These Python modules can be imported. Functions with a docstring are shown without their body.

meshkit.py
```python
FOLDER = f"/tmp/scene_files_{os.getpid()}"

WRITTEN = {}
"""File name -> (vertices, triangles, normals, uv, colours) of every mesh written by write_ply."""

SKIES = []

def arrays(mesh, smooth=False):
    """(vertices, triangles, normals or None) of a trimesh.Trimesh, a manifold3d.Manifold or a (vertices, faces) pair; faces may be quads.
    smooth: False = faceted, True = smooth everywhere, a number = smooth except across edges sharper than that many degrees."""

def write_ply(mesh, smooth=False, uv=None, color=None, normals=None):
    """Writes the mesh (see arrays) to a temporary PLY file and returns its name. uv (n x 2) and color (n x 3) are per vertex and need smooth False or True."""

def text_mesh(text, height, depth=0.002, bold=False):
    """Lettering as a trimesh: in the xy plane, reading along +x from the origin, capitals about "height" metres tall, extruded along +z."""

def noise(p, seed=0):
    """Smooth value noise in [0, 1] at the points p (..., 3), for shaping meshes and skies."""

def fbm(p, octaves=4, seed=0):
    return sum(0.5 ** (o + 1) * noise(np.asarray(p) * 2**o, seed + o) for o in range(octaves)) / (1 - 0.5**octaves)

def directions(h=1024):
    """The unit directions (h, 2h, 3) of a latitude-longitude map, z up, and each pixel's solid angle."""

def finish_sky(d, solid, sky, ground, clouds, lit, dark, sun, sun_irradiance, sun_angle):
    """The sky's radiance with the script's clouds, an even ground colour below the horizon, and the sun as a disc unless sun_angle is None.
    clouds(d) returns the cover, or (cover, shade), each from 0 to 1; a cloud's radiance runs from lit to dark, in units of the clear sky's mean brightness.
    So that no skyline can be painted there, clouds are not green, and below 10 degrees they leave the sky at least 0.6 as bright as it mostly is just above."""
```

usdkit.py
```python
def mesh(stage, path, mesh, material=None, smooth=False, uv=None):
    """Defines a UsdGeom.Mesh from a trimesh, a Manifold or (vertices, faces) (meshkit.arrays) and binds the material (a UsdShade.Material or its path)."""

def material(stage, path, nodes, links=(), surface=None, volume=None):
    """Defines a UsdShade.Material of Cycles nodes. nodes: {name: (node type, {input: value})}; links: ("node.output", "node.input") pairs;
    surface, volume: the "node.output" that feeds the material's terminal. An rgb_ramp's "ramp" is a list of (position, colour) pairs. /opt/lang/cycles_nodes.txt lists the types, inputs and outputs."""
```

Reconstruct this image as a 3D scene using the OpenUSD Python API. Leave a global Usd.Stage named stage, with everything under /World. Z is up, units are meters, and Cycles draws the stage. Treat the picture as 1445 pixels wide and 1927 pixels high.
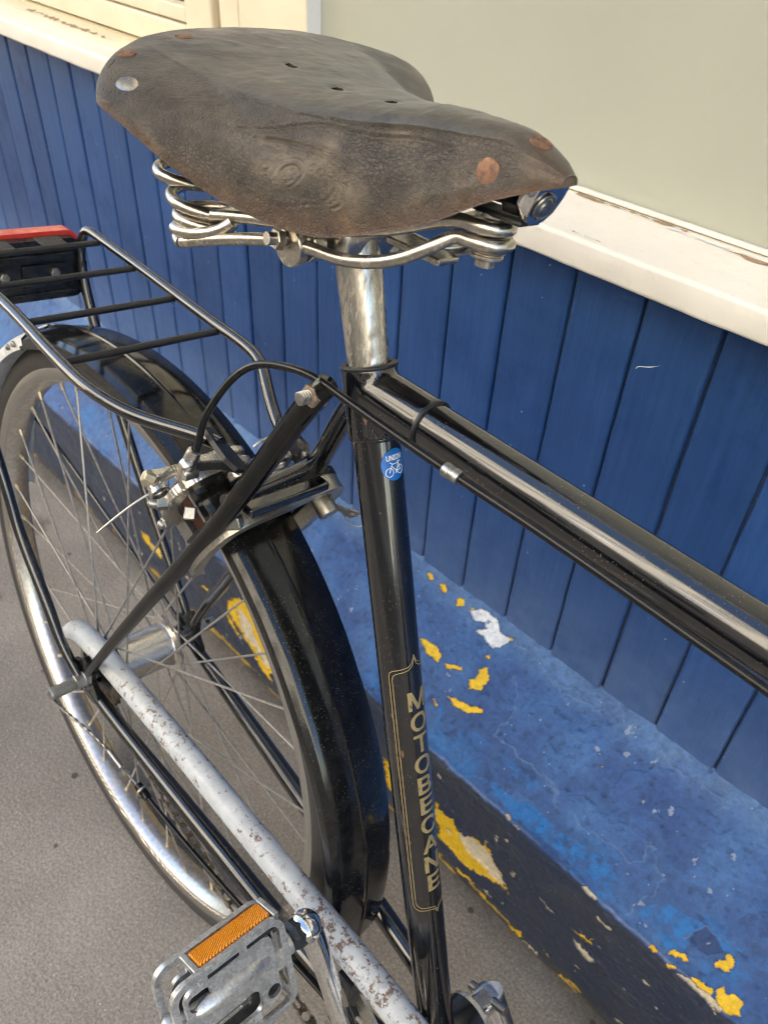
# A parked black roadster beside a blue panelled shop front.
import math, random
import numpy as np, trimesh, shapely, manifold3d
from shapely.geometry import Polygon, Point, LineString, box as sbox
from shapely import affinity
from scipy.interpolate import PchipInterpolator, CubicSpline
from scipy.spatial import cKDTree
import usdkit, meshkit
from pxr import Usd, UsdGeom, UsdLux, UsdShade, Gf, Sdf, Vt

stage = Usd.Stage.CreateInMemory()
UsdGeom.SetStageUpAxis(stage, UsdGeom.Tokens.z)
UsdGeom.SetStageMetersPerUnit(stage, 1.0)
UsdGeom.Xform.Define(stage, '/World')
UsdGeom.Scope.Define(stage, '/World/Looks')
rng = np.random.default_rng(7); random.seed(7)

# ---------------------------------------------------------------- camera, sky, sun, exposure
CAM_POS = (0.57884, -0.17262, 1.04428)
CAM_R = np.array([[0.688356, 0.724091, 0.043096], [0.4925, -0.422923, -0.760644], [-0.53255, 0.544819, -0.647737]])          # rows: right, down, forward
EXPOSURE = 2.75
SUN_AZ, SUN_EL = math.radians(-20), math.radians(30)
SKY_STRENGTH, SUN_INTENSITY = 0.10, 1.25
cam = UsdGeom.Camera.Define(stage, '/World/camera')
HA = 4.035
cam.CreateHorizontalApertureAttr(HA); cam.CreateVerticalApertureAttr(HA * 1024 / 767)
cam.CreateFocalLengthAttr(HA * 1522.474 / 1445)
cam.CreateClippingRangeAttr(Gf.Vec2f(0.02, 500)); cam.CreateExposureAttr(EXPOSURE)
cam.CreateFStopAttr(1.9); cam.CreateFocusDistanceAttr(0.50)
r, dn, fw = CAM_R
cam.AddTransformOp().Set(Gf.Matrix4d(*r, 0, *(-dn), 0, *(-fw), 0, *CAM_POS, 1))
sdir = np.array([math.sin(SUN_AZ) * math.cos(SUN_EL), math.cos(SUN_AZ) * math.cos(SUN_EL), math.sin(SUN_EL)])
skym = usdkit.material(stage, '/World/Looks/sky_air', {
    's': ('sky_texture', {'sky_type': 'single_scattering', 'sun_disc': False, 'sun_elevation': SUN_EL, 'sun_rotation': math.atan2(sdir[0], sdir[1])}),
    'b': ('background_shader', {'strength': SKY_STRENGTH})}, [('s.color', 'b.color')], surface='b.background')
dome = UsdLux.DomeLight.Define(stage, '/World/sky')
dome.GetPrim().SetCustomDataByKey('kind', 'structure')
UsdShade.MaterialBindingAPI.Apply(dome.GetPrim()).Bind(skym)
sun = UsdLux.DistantLight.Define(stage, '/World/sun')
sun.CreateIntensityAttr(SUN_INTENSITY); sun.CreateAngleAttr(0.53); sun.CreateNormalizeAttr(True)
sun.CreateColorAttr(Gf.Vec3f(1.0, 0.96, 0.89))
zx = np.cross([0, 0, 1.0], sdir); zx /= np.linalg.norm(zx); zy = np.cross(sdir, zx)
sun.AddTransformOp().Set(Gf.Matrix4d(*zx, 0, *zy, 0, *sdir, 0, 0, 0, 20, 1))

# ---------------------------------------------------------------- helpers
used = {}
def numbered(parent, name):
    k = (parent, name); n = used.get(k, 0); used[k] = n + 1
    return f'{parent}/{name}' if n == 0 else f'{parent}/{name}_{n:03d}'
def path_of(p): return '/World' if p is None else str(p.GetPath())
def tag(p, label=None, cat=None, group=None, kind=None):
    for k, v in (('label', label), ('category', cat), ('group', group), ('kind', kind)):
        if v: p.SetCustomDataByKey(k, v)
    return p
def obj(name, mesh, m, parent=None, smooth=40, label=None, color=None, **kw):
    if isinstance(mesh, list): mesh = cat(mesh)
    p = usdkit.mesh(stage, numbered(path_of(parent), name), mesh, m, smooth=smooth)
    if color is not None:
        UsdGeom.PrimvarsAPI(p).CreatePrimvar('paint', Sdf.ValueTypeNames.Color3fArray, 'vertex').Set(Vt.Vec3fArray.FromNumpy(np.asarray(color, np.float32)))
    return tag(p.GetPrim(), label, **kw)
def thing(name, label, cat_, group=None, matrix=None, kind=None):
    x = UsdGeom.Xform.Define(stage, numbered('/World', name))
    if matrix is not None: x.AddTransformOp().Set(matrix)
    return tag(x.GetPrim(), label, cat_, group, kind)
def tm(v, f): return trimesh.Trimesh(np.asarray(v, float), np.asarray(f, int), process=False)
def cat(L): return trimesh.util.concatenate([x if isinstance(x, trimesh.Trimesh) else tm(*meshkit.arrays(x)[:2]) for x in L])
def box(x0, x1, y0, y1, z0, z1):
    b = trimesh.creation.box([x1 - x0, y1 - y0, z1 - z0]); b.apply_translation([(x0 + x1) / 2, (y0 + y1) / 2, (z0 + z1) / 2]); return b
def rbox(x0, x1, y0, y1, z0, z1, r, n=8):
    """a box with rounded edges: hull of spheres"""
    r = min(r, (x1 - x0) / 2.01, (y1 - y0) / 2.01, (z1 - z0) / 2.01)
    s = manifold3d.Manifold.sphere(r, n)
    pts = [s.translate((x, y, z)) for x in (x0 + r, x1 - r) for y in (y0 + r, y1 - r) for z in (z0 + r, z1 - r)]
    return cat([manifold3d.Manifold.batch_hull(pts)])
def unit(v): v = np.asarray(v, float); return v / np.linalg.norm(v)
def frame_of(d, up=(0, 0, 1)):
    d = unit(d); u = np.array(up, float)
    if abs(d @ unit(u)) > .98: u = np.array([1., 0, 0])
    a = unit(np.cross(u, d)); return a, np.cross(d, a), d
def smooth_path(P, n=8, closed=False):
    P = np.asarray(P, float)
    t = np.r_[0, np.cumsum(np.maximum(np.linalg.norm(np.diff(P, axis=0), axis=1), 1e-6) ** .5)]
    return CubicSpline(t, P)(np.linspace(0, t[-1], n * (len(P) - 1) + 1))
def frames(P):
    T = np.gradient(P, axis=0); T /= np.linalg.norm(T, axis=1)[:, None]
    a = frame_of(T[0])[0]; A = []
    for t in T:
        a = unit(a - t * (a @ t)); A.append(a)
    A = np.array(A); return T, A, np.cross(T, A)
def tube(P, r, n=12, smooth=0, caps=True, prof=None):
    """sweep a circle (or prof: k x 2 outline) along P; r may vary per point"""
    P = np.asarray(P, float); r = np.asarray(r, float)
    if smooth:
        m = smooth * (len(P) - 1) + 1
        if r.ndim: r = np.interp(np.linspace(0, 1, m), np.linspace(0, 1, len(r)), r)
        P = smooth_path(P, smooth)
    T, A, B = frames(P)
    if prof is None:
        a = np.arange(n) * 2 * np.pi / n; prof = np.c_[np.cos(a), np.sin(a)]
    k = len(prof); R = np.broadcast_to(r, (len(P),))[:, None, None]
    V = P[:, None] + R * (prof[None, :, :1] * A[:, None] + prof[None, :, 1:] * B[:, None])
    i, j = np.meshgrid(np.arange(len(P) - 1), np.arange(k), indexing='ij'); i, j = i.ravel(), j.ravel(); j2 = (j + 1) % k
    F = np.r_[np.c_[i * k + j, i * k + j2, (i + 1) * k + j2], np.c_[i * k + j, (i + 1) * k + j2, (i + 1) * k + j]]
    V = V.reshape(-1, 3)
    if caps:
        c0, c1 = len(V), len(V) + 1; V = np.r_[V, P[:1], P[-1:]]; jj = np.arange(k); b = (len(P) - 1) * k
        F = np.r_[F, np.c_[jj * 0 + c0, (jj + 1) % k, jj], np.c_[jj * 0 + c1, b + jj, b + (jj + 1) % k]]
    return tm(V, F)
def rod(a, b, r, n=12, r2=None): return tube([a, b], np.array([r, r if r2 is None else r2]), n)
def lathe(prof, c, axis, n=32):
    """revolve (radius, height) pairs about the axis through c"""
    A, B, D = frame_of(axis); prof = np.asarray(prof, float); t = np.arange(n) * 2 * np.pi / n
    ring = np.cos(t)[:, None] * A + np.sin(t)[:, None] * B
    V = (np.asarray(c) + prof[:, 1, None, None] * D + prof[:, 0, None, None] * ring[None]).reshape(-1, 3); m = len(prof)
    i, j = np.meshgrid(np.arange(m - 1), np.arange(n), indexing='ij'); i, j = i.ravel(), j.ravel(); j2 = (j + 1) % n
    return tm(V, np.r_[np.c_[i * n + j, i * n + j2, (i + 1) * n + j2], np.c_[i * n + j, (i + 1) * n + j2, (i + 1) * n + j]])
def disc(r, h0, h1, c, axis, n=24, bevel=.0006):
    return lathe([(1e-5, h0), (r - bevel, h0), (r, h0 + bevel), (r, h1 - bevel), (r - bevel, h1), (1e-5, h1)], c, axis, n)
def nut(af, h0, h1, c, axis, dome_=0):
    L = [disc(af * .577, h0, h1, c, axis, 6, .0005)]
    if dome_: L.append(lathe([(af * .42, h1), (af * .4, h1 + dome_ * .5), (af * .25, h1 + dome_ * .85), (1e-5, h1 + dome_)], c, axis, 20))
    return cat(L)
def extrude(poly, h, origin, ex, ey, bevel=0):
    """polygon in the plane (ex, ey) through origin, h thick about it"""
    ex, ey = unit(ex), unit(ey); ez = np.cross(ex, ey); L = []
    for g in getattr(poly, 'geoms', [poly]):
        if g.is_empty or g.area < 1e-9: continue
        L.append(trimesh.creation.extrude_polygon(g, h, engine='earcut'))
    m = cat(L); v = m.vertices; m.vertices = np.asarray(origin) + v[:, :1] * ex + v[:, 1:2] * ey + (v[:, 2:] - h / 2) * ez
    return m
def ribbon(prof_fn, n, k_closed=False):
    """surface from rows of points"""
    V = np.asarray([prof_fn(i) for i in range(n)]); k = V.shape[1]; e = k if k_closed else k - 1
    i, j = np.meshgrid(np.arange(n - 1), np.arange(e), indexing='ij'); i, j = i.ravel(), j.ravel(); j2 = (j + 1) % k
    return tm(V.reshape(-1, 3), np.r_[np.c_[i * k + j, i * k + j2, (i + 1) * k + j2], np.c_[i * k + j, (i + 1) * k + j2, (i + 1) * k + j]])

# ---------------------------------------------------------------- materials
def mat(name, nodes, links=(), surface='p.BSDF'): return usdkit.material(stage, '/World/Looks/' + name, nodes, links, surface=surface)
def TC(): return {'tc': ('texture_coordinate', {})}
def speckled(name, base, dust, rough, amount=.35, metallic=0, scale=700, coat=0., size=.16, spec=.5, grime=.0):
    """paint or metal with fine settled dust specks and uneven gloss"""
    return mat(name, {**TC(),
        'v': ('voronoi_texture', {'scale': scale, 'randomness': 1.0}),
        'lt': ('map_range', {'from_min': size * .5, 'from_max': size, 'to_min': 1, 'to_max': 0, 'clamp': True}),
        'w': ('noise_texture', {'scale': 38, 'detail': 5, 'roughness': .65}),
        'wr': ('map_range', {'from_min': .42, 'from_max': .66, 'to_min': 0, 'to_max': amount, 'clamp': True}),
        'mm': ('math', {'math_type': 'multiply'}),
        'g': ('noise_texture', {'scale': 90, 'detail': 6, 'roughness': .7}),
        'gr': ('map_range', {'from_min': .45, 'from_max': .75, 'to_min': 0, 'to_max': grime, 'clamp': True}),
        'ad': ('math', {'math_type': 'maximum'}),
        'c': ('mix_color', {'a': base, 'b': dust}),
        'rr': ('map_range', {'from_min': .3, 'from_max': .7, 'to_min': rough * .7, 'to_max': rough * 1.5, 'clamp': True}),
        'r2': ('mix_float', {'b': .75}),
        'p': ('principled_bsdf', {'metallic': metallic, 'coat_weight': coat, 'coat_roughness': .05, 'specular_ior_level': spec})},
        [('tc.object', 'v.vector'), ('tc.object', 'w.vector'), ('tc.object', 'g.vector'), ('v.distance', 'lt.value'), ('w.fac', 'wr.value'), ('lt.result', 'mm.value1'), ('wr.result', 'mm.value2'),
         ('g.fac', 'gr.value'), ('mm.value', 'ad.value1'), ('gr.result', 'ad.value2'), ('ad.value', 'c.fac'), ('c.result', 'p.base_color'),
         ('g.fac', 'rr.value'), ('rr.result', 'r2.a'), ('ad.value', 'r2.fac'), ('r2.result', 'p.roughness')])
def worn_metal(name, base, rust, rough, lo, hi, scale=60, stretch=(1, 1, 1), metallic=1.0, bump=.0, rust_rough=.8):
    """metal or paint with patches of rust or tarnish"""
    n = {**TC(), 'mp': ('mapping', {'scale': stretch}),
        'n': ('noise_texture', {'scale': scale, 'detail': 8, 'roughness': .72}),
        'm': ('map_range', {'from_min': lo, 'from_max': hi, 'to_min': 0, 'to_max': 1, 'clamp': True}),
        'n2': ('noise_texture', {'scale': scale * 4, 'detail': 4}),
        'c': ('mix_color', {'a': base, 'b': rust}),
        'v': ('map_range', {'from_min': .3, 'from_max': .7, 'to_min': .8, 'to_max': 1.12, 'clamp': True}),
        'cv': ('mix_color', {'blend_type': 'multiply', 'fac': 1.0, 'use_clamp': False}),
        'vv': ('combine_color', {}),
        'r': ('mix_float', {'a': rough, 'b': rust_rough}), 'me': ('mix_float', {'a': metallic, 'b': metallic * .25}),
        'b': ('bump', {'strength': bump, 'distance': .0004}),
        'p': ('principled_bsdf', {})}
    l = [('tc.object', 'mp.vector'), ('mp.vector', 'n.vector'), ('mp.vector', 'n2.vector'), ('n.fac', 'm.value'), ('m.result', 'c.fac'), ('n2.fac', 'v.value'),
         ('v.result', 'vv.r'), ('v.result', 'vv.g'), ('v.result', 'vv.b'), ('c.result', 'cv.a'), ('vv.color', 'cv.b'), ('cv.result', 'p.base_color'),
         ('m.result', 'r.fac'), ('r.result', 'p.roughness'), ('m.result', 'me.fac'), ('me.result', 'p.metallic')]
    if bump: l += [('n2.fac', 'b.height'), ('b.normal', 'p.normal')]
    return mat(name, n, l)
def plain(name, base, rough=.5, metallic=0, bump=0, scale=80, var=.15, spec=.5, coat=0.):
    return mat(name, {**TC(), 'n': ('noise_texture', {'scale': scale, 'detail': 6, 'roughness': .65}),
        'r': ('rgb_ramp', {'ramp': [(.3, tuple(c * (1 - var) for c in base)), (.7, tuple(min(1, c * (1 + var)) for c in base))]}),
        'rr': ('map_range', {'from_min': .3, 'from_max': .7, 'to_min': rough * .85, 'to_max': min(1, rough * 1.2)}),
        'b': ('bump', {'strength': bump, 'distance': .001}),
        'p': ('principled_bsdf', {'metallic': metallic, 'specular_ior_level': spec, 'coat_weight': coat})},
        [('tc.object', 'n.vector'), ('n.fac', 'r.fac'), ('r.color', 'p.base_color'), ('n.fac', 'rr.value'), ('rr.result', 'p.roughness')] + ([('n.fac', 'b.height'), ('b.normal', 'p.normal')] if bump else []))

DUST = (.30, .27, .22)
BLACK = speckled('black_enamel', (.004, .004, .0045), DUST, .12, .8, coat=0.45, scale=520, size=.16, spec=.9)
BLACK_DUSTY = speckled('dusty_black_enamel', (.005, .005, .005), DUST, .11, .75, coat=0, scale=520, size=.16, grime=.02, spec=.5)
BLACK_MATT = speckled('matt_black_paint', (.010, .010, .011), DUST, .38, .5, scale=800, size=.14, grime=.03)
PLASTIC = speckled('black_plastic', (.008, .009, .011), DUST, .3, .45, scale=900, size=.12, grime=.03)
RUBBER = plain('tyre_rubber', (.028, .026, .024), .75, bump=.25, scale=350, var=.35)
CABLE = plain('cable_sleeve', (.006, .006, .006), .2, scale=200, spec=.35)
BLACK_STAY = speckled('black_stay_enamel', (.003, .003, .003), DUST, .06, .6, coat=0, scale=480, size=.15, spec=.42, grime=.006)
CHROME = worn_metal('chrome', (.80, .79, .77), (.24, .15, .09), .07, .66, .80, 120)
CHROME_OLD = worn_metal('tarnished_chrome', (.56, .52, .45), (.13, .08, .05), .27, .58, .74, 110)
CHROME_POST = worn_metal('streaked_chrome', (.60, .57, .50), (.17, .13, .10), .24, .47, .68, 210, (1, 1, .25), bump=.08, rust_rough=.5)
ALU = worn_metal('brushed_aluminium', (.60, .60, .59), (.16, .15, .14), .34, .50, .74, 70, rust_rough=.6)
ALU_BRAKE = worn_metal('polished_alloy', (.70, .67, .62), (.26, .19, .14), .24, .62, .76, 130)
RIM = worn_metal('rim_steel', (.64, .62, .59), (.38, .34, .30), .33, .55, .8, 50, rust_rough=.45)
ZINC = worn_metal('zinc_plate', (.37, .365, .345), (.22, .18, .14), .36, .55, .8, 150)
LOCK_STEEL = worn_metal('lock_steel', (.46, .44, .38), (.2, .16, .12), .38, .55, .8, 70, bump=.1)
SPOKE = plain('spoke_steel', (.42, .40, .37), .36, .85, scale=200)
BRASS = plain('nipple_brass', (.52, .44, .31), .42, .8, scale=200, var=.3)
COPPER = worn_metal('copper_rivet', (.27, .15, .095), (.09, .05, .035), .5, .44, .64, 330, metallic=.7)
STEEL_RIVET = worn_metal('steel_rivet', (.66, .63, .56), (.25, .15, .1), .25, .6, .8, 200)
RUST = plain('rusty_bolt', (.27, .20, .14), .55, .6, bump=.5, scale=400, var=.5)
GUARD = mat('rust_specked_guard', {**TC(), 'sp': ('separate_xyz', {}), 'x': ('map_range', {'from_min': -.07, 'from_max': .54, 'to_min': 0, 'to_max': 1, 'clamp': True}),
    'rp': ('rgb_ramp', {'ramp': [(0, (.30,) * 3), (.18, (.30,) * 3), (.26, (.62,) * 3), (.38, (.50,) * 3), (.5, (.36,) * 3), (.62, (.48,) * 3), (.74, (.72,) * 3), (.88, (.62,) * 3), (1, (.6,) * 3)]}),
    'n': ('noise_texture', {'scale': 150, 'detail': 8, 'roughness': .78}), 'n2': ('noise_texture', {'scale': 26, 'detail': 4, 'roughness': .6}), 'ad': ('math', {'math_type': 'multiply_add', 'value2': .16}), 'ad2': ('math', {'math_type': 'multiply_add', 'value2': .22}),
    'm': ('map_range', {'from_min': .735, 'from_max': .79, 'to_min': 0, 'to_max': .92, 'clamp': True}), 'n3': ('noise_texture', {'scale': 60, 'detail': 6, 'roughness': .7}), 'base': ('rgb_ramp', {'ramp': [(.3, (.37, .395, .41)), (.7, (.51, .535, .55))]}),
    'rc': ('rgb_ramp', {'ramp': [(.35, (.075, .035, .022)), (.65, (.20, .105, .06))]}), 'c': ('mix_color', {}), 'r': ('mix_float', {'a': .36, 'b': .8}), 'b': ('bump', {'strength': .25, 'distance': .0004}), 'p': ('principled_bsdf', {})},
    [('tc.object', 'sp.vector'), ('sp.x', 'x.value'), ('x.result', 'rp.fac'), ('tc.object', 'n.vector'), ('tc.object', 'n2.vector'), ('tc.object', 'n3.vector'), ('n2.fac', 'ad.value1'), ('n.fac', 'ad.value3'), ('rp.color', 'ad2.value1'), ('ad.value', 'ad2.value3'),
     ('ad2.value', 'm.value'), ('n3.fac', 'base.fac'), ('n3.fac', 'rc.fac'), ('base.color', 'c.a'), ('rc.color', 'c.b'), ('m.result', 'c.fac'), ('c.result', 'p.base_color'), ('m.result', 'r.fac'), ('r.result', 'p.roughness'), ('m.result', 'b.height'), ('b.normal', 'p.normal')])
GOLD = worn_metal('gold_transfer', (.36, .28, .13), (.05, .04, .02), .42, .57, .66, 260, metallic=.3)
STICK = plain('blue_sticker', (.005, .13, .50), .3)
WHITE = plain('white_print', (.78, .78, .78), .5)
WHITE_TAIL = plain('white_mudguard_paint', (.72, .72, .70), .3)
RED = plain('red_reflector', (.55, .045, .03), .22, coat=.5)
AMBER = mat('amber_reflector', {**TC(), 'v': ('wave_texture', {'wave_type': 'bands', 'bands_direction': 'diagonal', 'profile': 'tri', 'scale': 260}),
    'r': ('rgb_ramp', {'ramp': [(0, (.55, .16, .003)), (1, (.90, .34, .01))]}), 'b': ('bump', {'strength': .8, 'distance': .0008}), 'p': ('principled_bsdf', {'roughness': .18, 'coat_weight': .4})},
    [('tc.object', 'v.vector'), ('v.fac', 'r.fac'), ('r.color', 'p.base_color'), ('v.fac', 'b.height'), ('b.normal', 'p.normal')])
CHAIN = worn_metal('oily_chain', (.20, .16, .11), (.03, .025, .02), .35, .45, .6, 160)
RUBBER_PAD = plain('brake_rubber', (.12, .05, .03), .7)
PEDAL_ALLOY = worn_metal('scuffed_pedal_alloy', (.64, .64, .63), (.12, .11, .10), .30, .50, .72, 90, metallic=.92, bump=.1)
def knurl():
    return mat('knurled_rim_side', {**TC(), 'v': ('voronoi_texture', {'scale': 400, 'randomness': .1}), 'b': ('bump', {'strength': 1.0, 'distance': .0016}), 'p': ('principled_bsdf', {'metallic': 1.0, 'base_color': (.70, .66, .60), 'roughness': .22})},
        [('tc.object', 'v.vector'), ('v.distance', 'b.height'), ('b.normal', 'p.normal')])
KNURL = knurl()
LEATHER = mat('cracked_leather', {**TC(), 'a': ('attribute', {'attribute': 'paint'}),
    'dn': ('noise_texture', {'scale': 260, 'detail': 3}), 'dv': ('mix_vector', {'fac': (.0025)}),
    'v': ('voronoi_texture', {'feature': 'distance_to_edge', 'scale': 430}), 'v2': ('voronoi_texture', {'feature': 'distance_to_edge', 'scale': 820}),
    'e': ('map_range', {'from_min': .0, 'from_max': .13, 'to_min': 0, 'to_max': 1, 'clamp': True}),
    'e2': ('map_range', {'from_min': .0, 'from_max': .12, 'to_min': .35, 'to_max': 1, 'clamp': True}),
    'mk': ('noise_texture', {'scale': 34, 'detail': 5, 'roughness': .6}), 'mkr': ('map_range', {'from_min': .36, 'from_max': .54, 'to_min': .08, 'to_max': 1, 'clamp': True}),
    'sx': ('separate_color', {}), 'am': ('attribute', {'attribute': 'crackle'}), 'mm': ('math', {'math_type': 'multiply'}),
    'em': ('math', {'math_type': 'multiply'}), 'ef': ('mix_float', {'a': 1.0}),
    'n': ('noise_texture', {'scale': 70, 'detail': 8, 'roughness': .7}), 'nr': ('map_range', {'from_min': .28, 'from_max': .72, 'to_min': .62, 'to_max': 1.35, 'clamp': True}),
    'sc': ('noise_texture', {'scale': 420, 'detail': 3, 'roughness': .6}), 'scr': ('map_range', {'from_min': .3, 'from_max': .7, 'to_min': .8, 'to_max': 1.2, 'clamp': True}),
    'm3': ('math', {'math_type': 'multiply'}), 'cr': ('map_range', {'from_min': 0, 'from_max': 1, 'to_min': .46, 'to_max': 1}), 'm4': ('math', {'math_type': 'multiply'}),
    'vv': ('combine_color', {}), 'c': ('mix_color', {'blend_type': 'multiply', 'fac': 1.0, 'use_clamp': False}),
    'bh': ('math', {'math_type': 'multiply_add', 'value2': .25}), 'b': ('bump', {'strength': .65, 'distance': .0008}),
    'rr': ('map_range', {'from_min': .3, 'from_max': .7, 'to_min': .28, 'to_max': .50, 'clamp': True}),
    'p': ('principled_bsdf', {'specular_ior_level': .42, 'sheen_weight': .15, 'sheen_roughness': .5})},
    [('tc.object', 'v.vector'), ('tc.object', 'v2.vector'), ('tc.object', 'mk.vector'), ('tc.object', 'n.vector'), ('tc.object', 'sc.vector'),
     ('v.distance', 'e.value'), ('v2.distance', 'e2.value'), ('e.result', 'em.value1'), ('e2.result', 'em.value2'),
     ('mk.fac', 'mkr.value'), ('mkr.result', 'mm.value1'), ('am.fac', 'mm.value2'), ('mm.value', 'ef.fac'), ('em.value', 'ef.b'),
     ('n.fac', 'nr.value'), ('sc.fac', 'scr.value'), ('nr.result', 'm3.value1'), ('scr.result', 'm3.value2'), ('ef.result', 'cr.value'), ('cr.result', 'm4.value1'), ('m3.value', 'm4.value2'),
     ('m4.value', 'vv.r'), ('m4.value', 'vv.g'), ('m4.value', 'vv.b'), ('a.color', 'c.a'), ('vv.color', 'c.b'), ('c.result', 'p.base_color'),
     ('sc.fac', 'bh.value1'), ('ef.result', 'bh.value3'), ('bh.value', 'b.height'), ('b.normal', 'p.normal'), ('mk.fac', 'rr.value'), ('rr.result', 'p.roughness')])

# walls and ground: world-space patterns
def BOARD_PAINT():
    return mat('blue_board_paint', {'g': ('geometry', {}), 'oi': ('object_info', {}), 'sp': ('separate_xyz', {}),
        'mp': ('mapping', {'scale': (160, 60, 7)}), 'n': ('noise_texture', {'scale': 1, 'detail': 6, 'roughness': .6}),
        'n2': ('noise_texture', {'scale': 9, 'detail': 6, 'roughness': .65}), 'n3': ('noise_texture', {'scale': 420, 'detail': 3}),
        'r': ('rgb_ramp', {'ramp': [(.25, (.008, .033, .115)), (.5, (.0145, .053, .172)), (.78, (.027, .080, .232))]}),
        'mx': ('mix_float', {'fac': .5}),
        'tone': ('map_range', {'from_min': 0, 'from_max': 1, 'to_min': .80, 'to_max': 1.16}), 'tv': ('combine_color', {}), 'ct': ('mix_color', {'blend_type': 'multiply', 'fac': 1.0, 'use_clamp': False}),
        'dz': ('map_range', {'from_min': .52, 'from_max': .32, 'to_min': -.15, 'to_max': .95, 'clamp': True}), 'dn': ('noise_texture', {'scale': 26, 'detail': 7, 'roughness': .7}),
        'da': ('math', {'math_type': 'multiply', 'use_clamp': True}), 'cd': ('mix_color', {'b': (.13, .19, .33)}),
        'sv': ('voronoi_texture', {'scale': 46}), 'sm': ('map_range', {'from_min': .035, 'from_max': .05, 'to_min': .8, 'to_max': 0, 'clamp': True}), 'cs': ('mix_color', {'b': (.30, .36, .5)}),
        'bb': ('math', {'math_type': 'multiply_add', 'value2': .35}), 'b': ('bump', {'strength': .5, 'distance': .0014}),
        'rr': ('map_range', {'from_min': .3, 'from_max': .7, 'to_min': .28, 'to_max': .46}),
        'p': ('principled_bsdf', {'specular_ior_level': .38})},
        [('g.position', 'mp.vector'), ('mp.vector', 'n.vector'), ('g.position', 'n2.vector'), ('g.position', 'n3.vector'), ('g.position', 'dn.vector'), ('g.position', 'sv.vector'), ('g.position', 'sp.vector'),
         ('n.fac', 'mx.a'), ('n2.fac', 'mx.b'), ('mx.result', 'r.fac'), ('oi.random', 'tone.value'), ('tone.result', 'tv.r'), ('tone.result', 'tv.g'), ('tone.result', 'tv.b'), ('r.color', 'ct.a'), ('tv.color', 'ct.b'),
         ('sp.z', 'dz.value'), ('dz.result', 'da.value1'), ('dn.fac', 'da.value2'), ('da.value', 'cd.fac'), ('ct.result', 'cd.a'), ('cd.result', 'cs.a'),
         ('sv.distance', 'sm.value'), ('sm.result', 'cs.fac'), ('cs.result', 'p.base_color'), ('n3.fac', 'bb.value1'), ('n.fac', 'bb.value3'), ('bb.value', 'b.height'), ('b.normal', 'p.normal'), ('n2.fac', 'rr.value'), ('rr.result', 'p.roughness')])
BOARD = BOARD_PAINT()
GROOVE = plain('dark_joint', (.008, .020, .055), .8, var=.6, scale=60)
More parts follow.
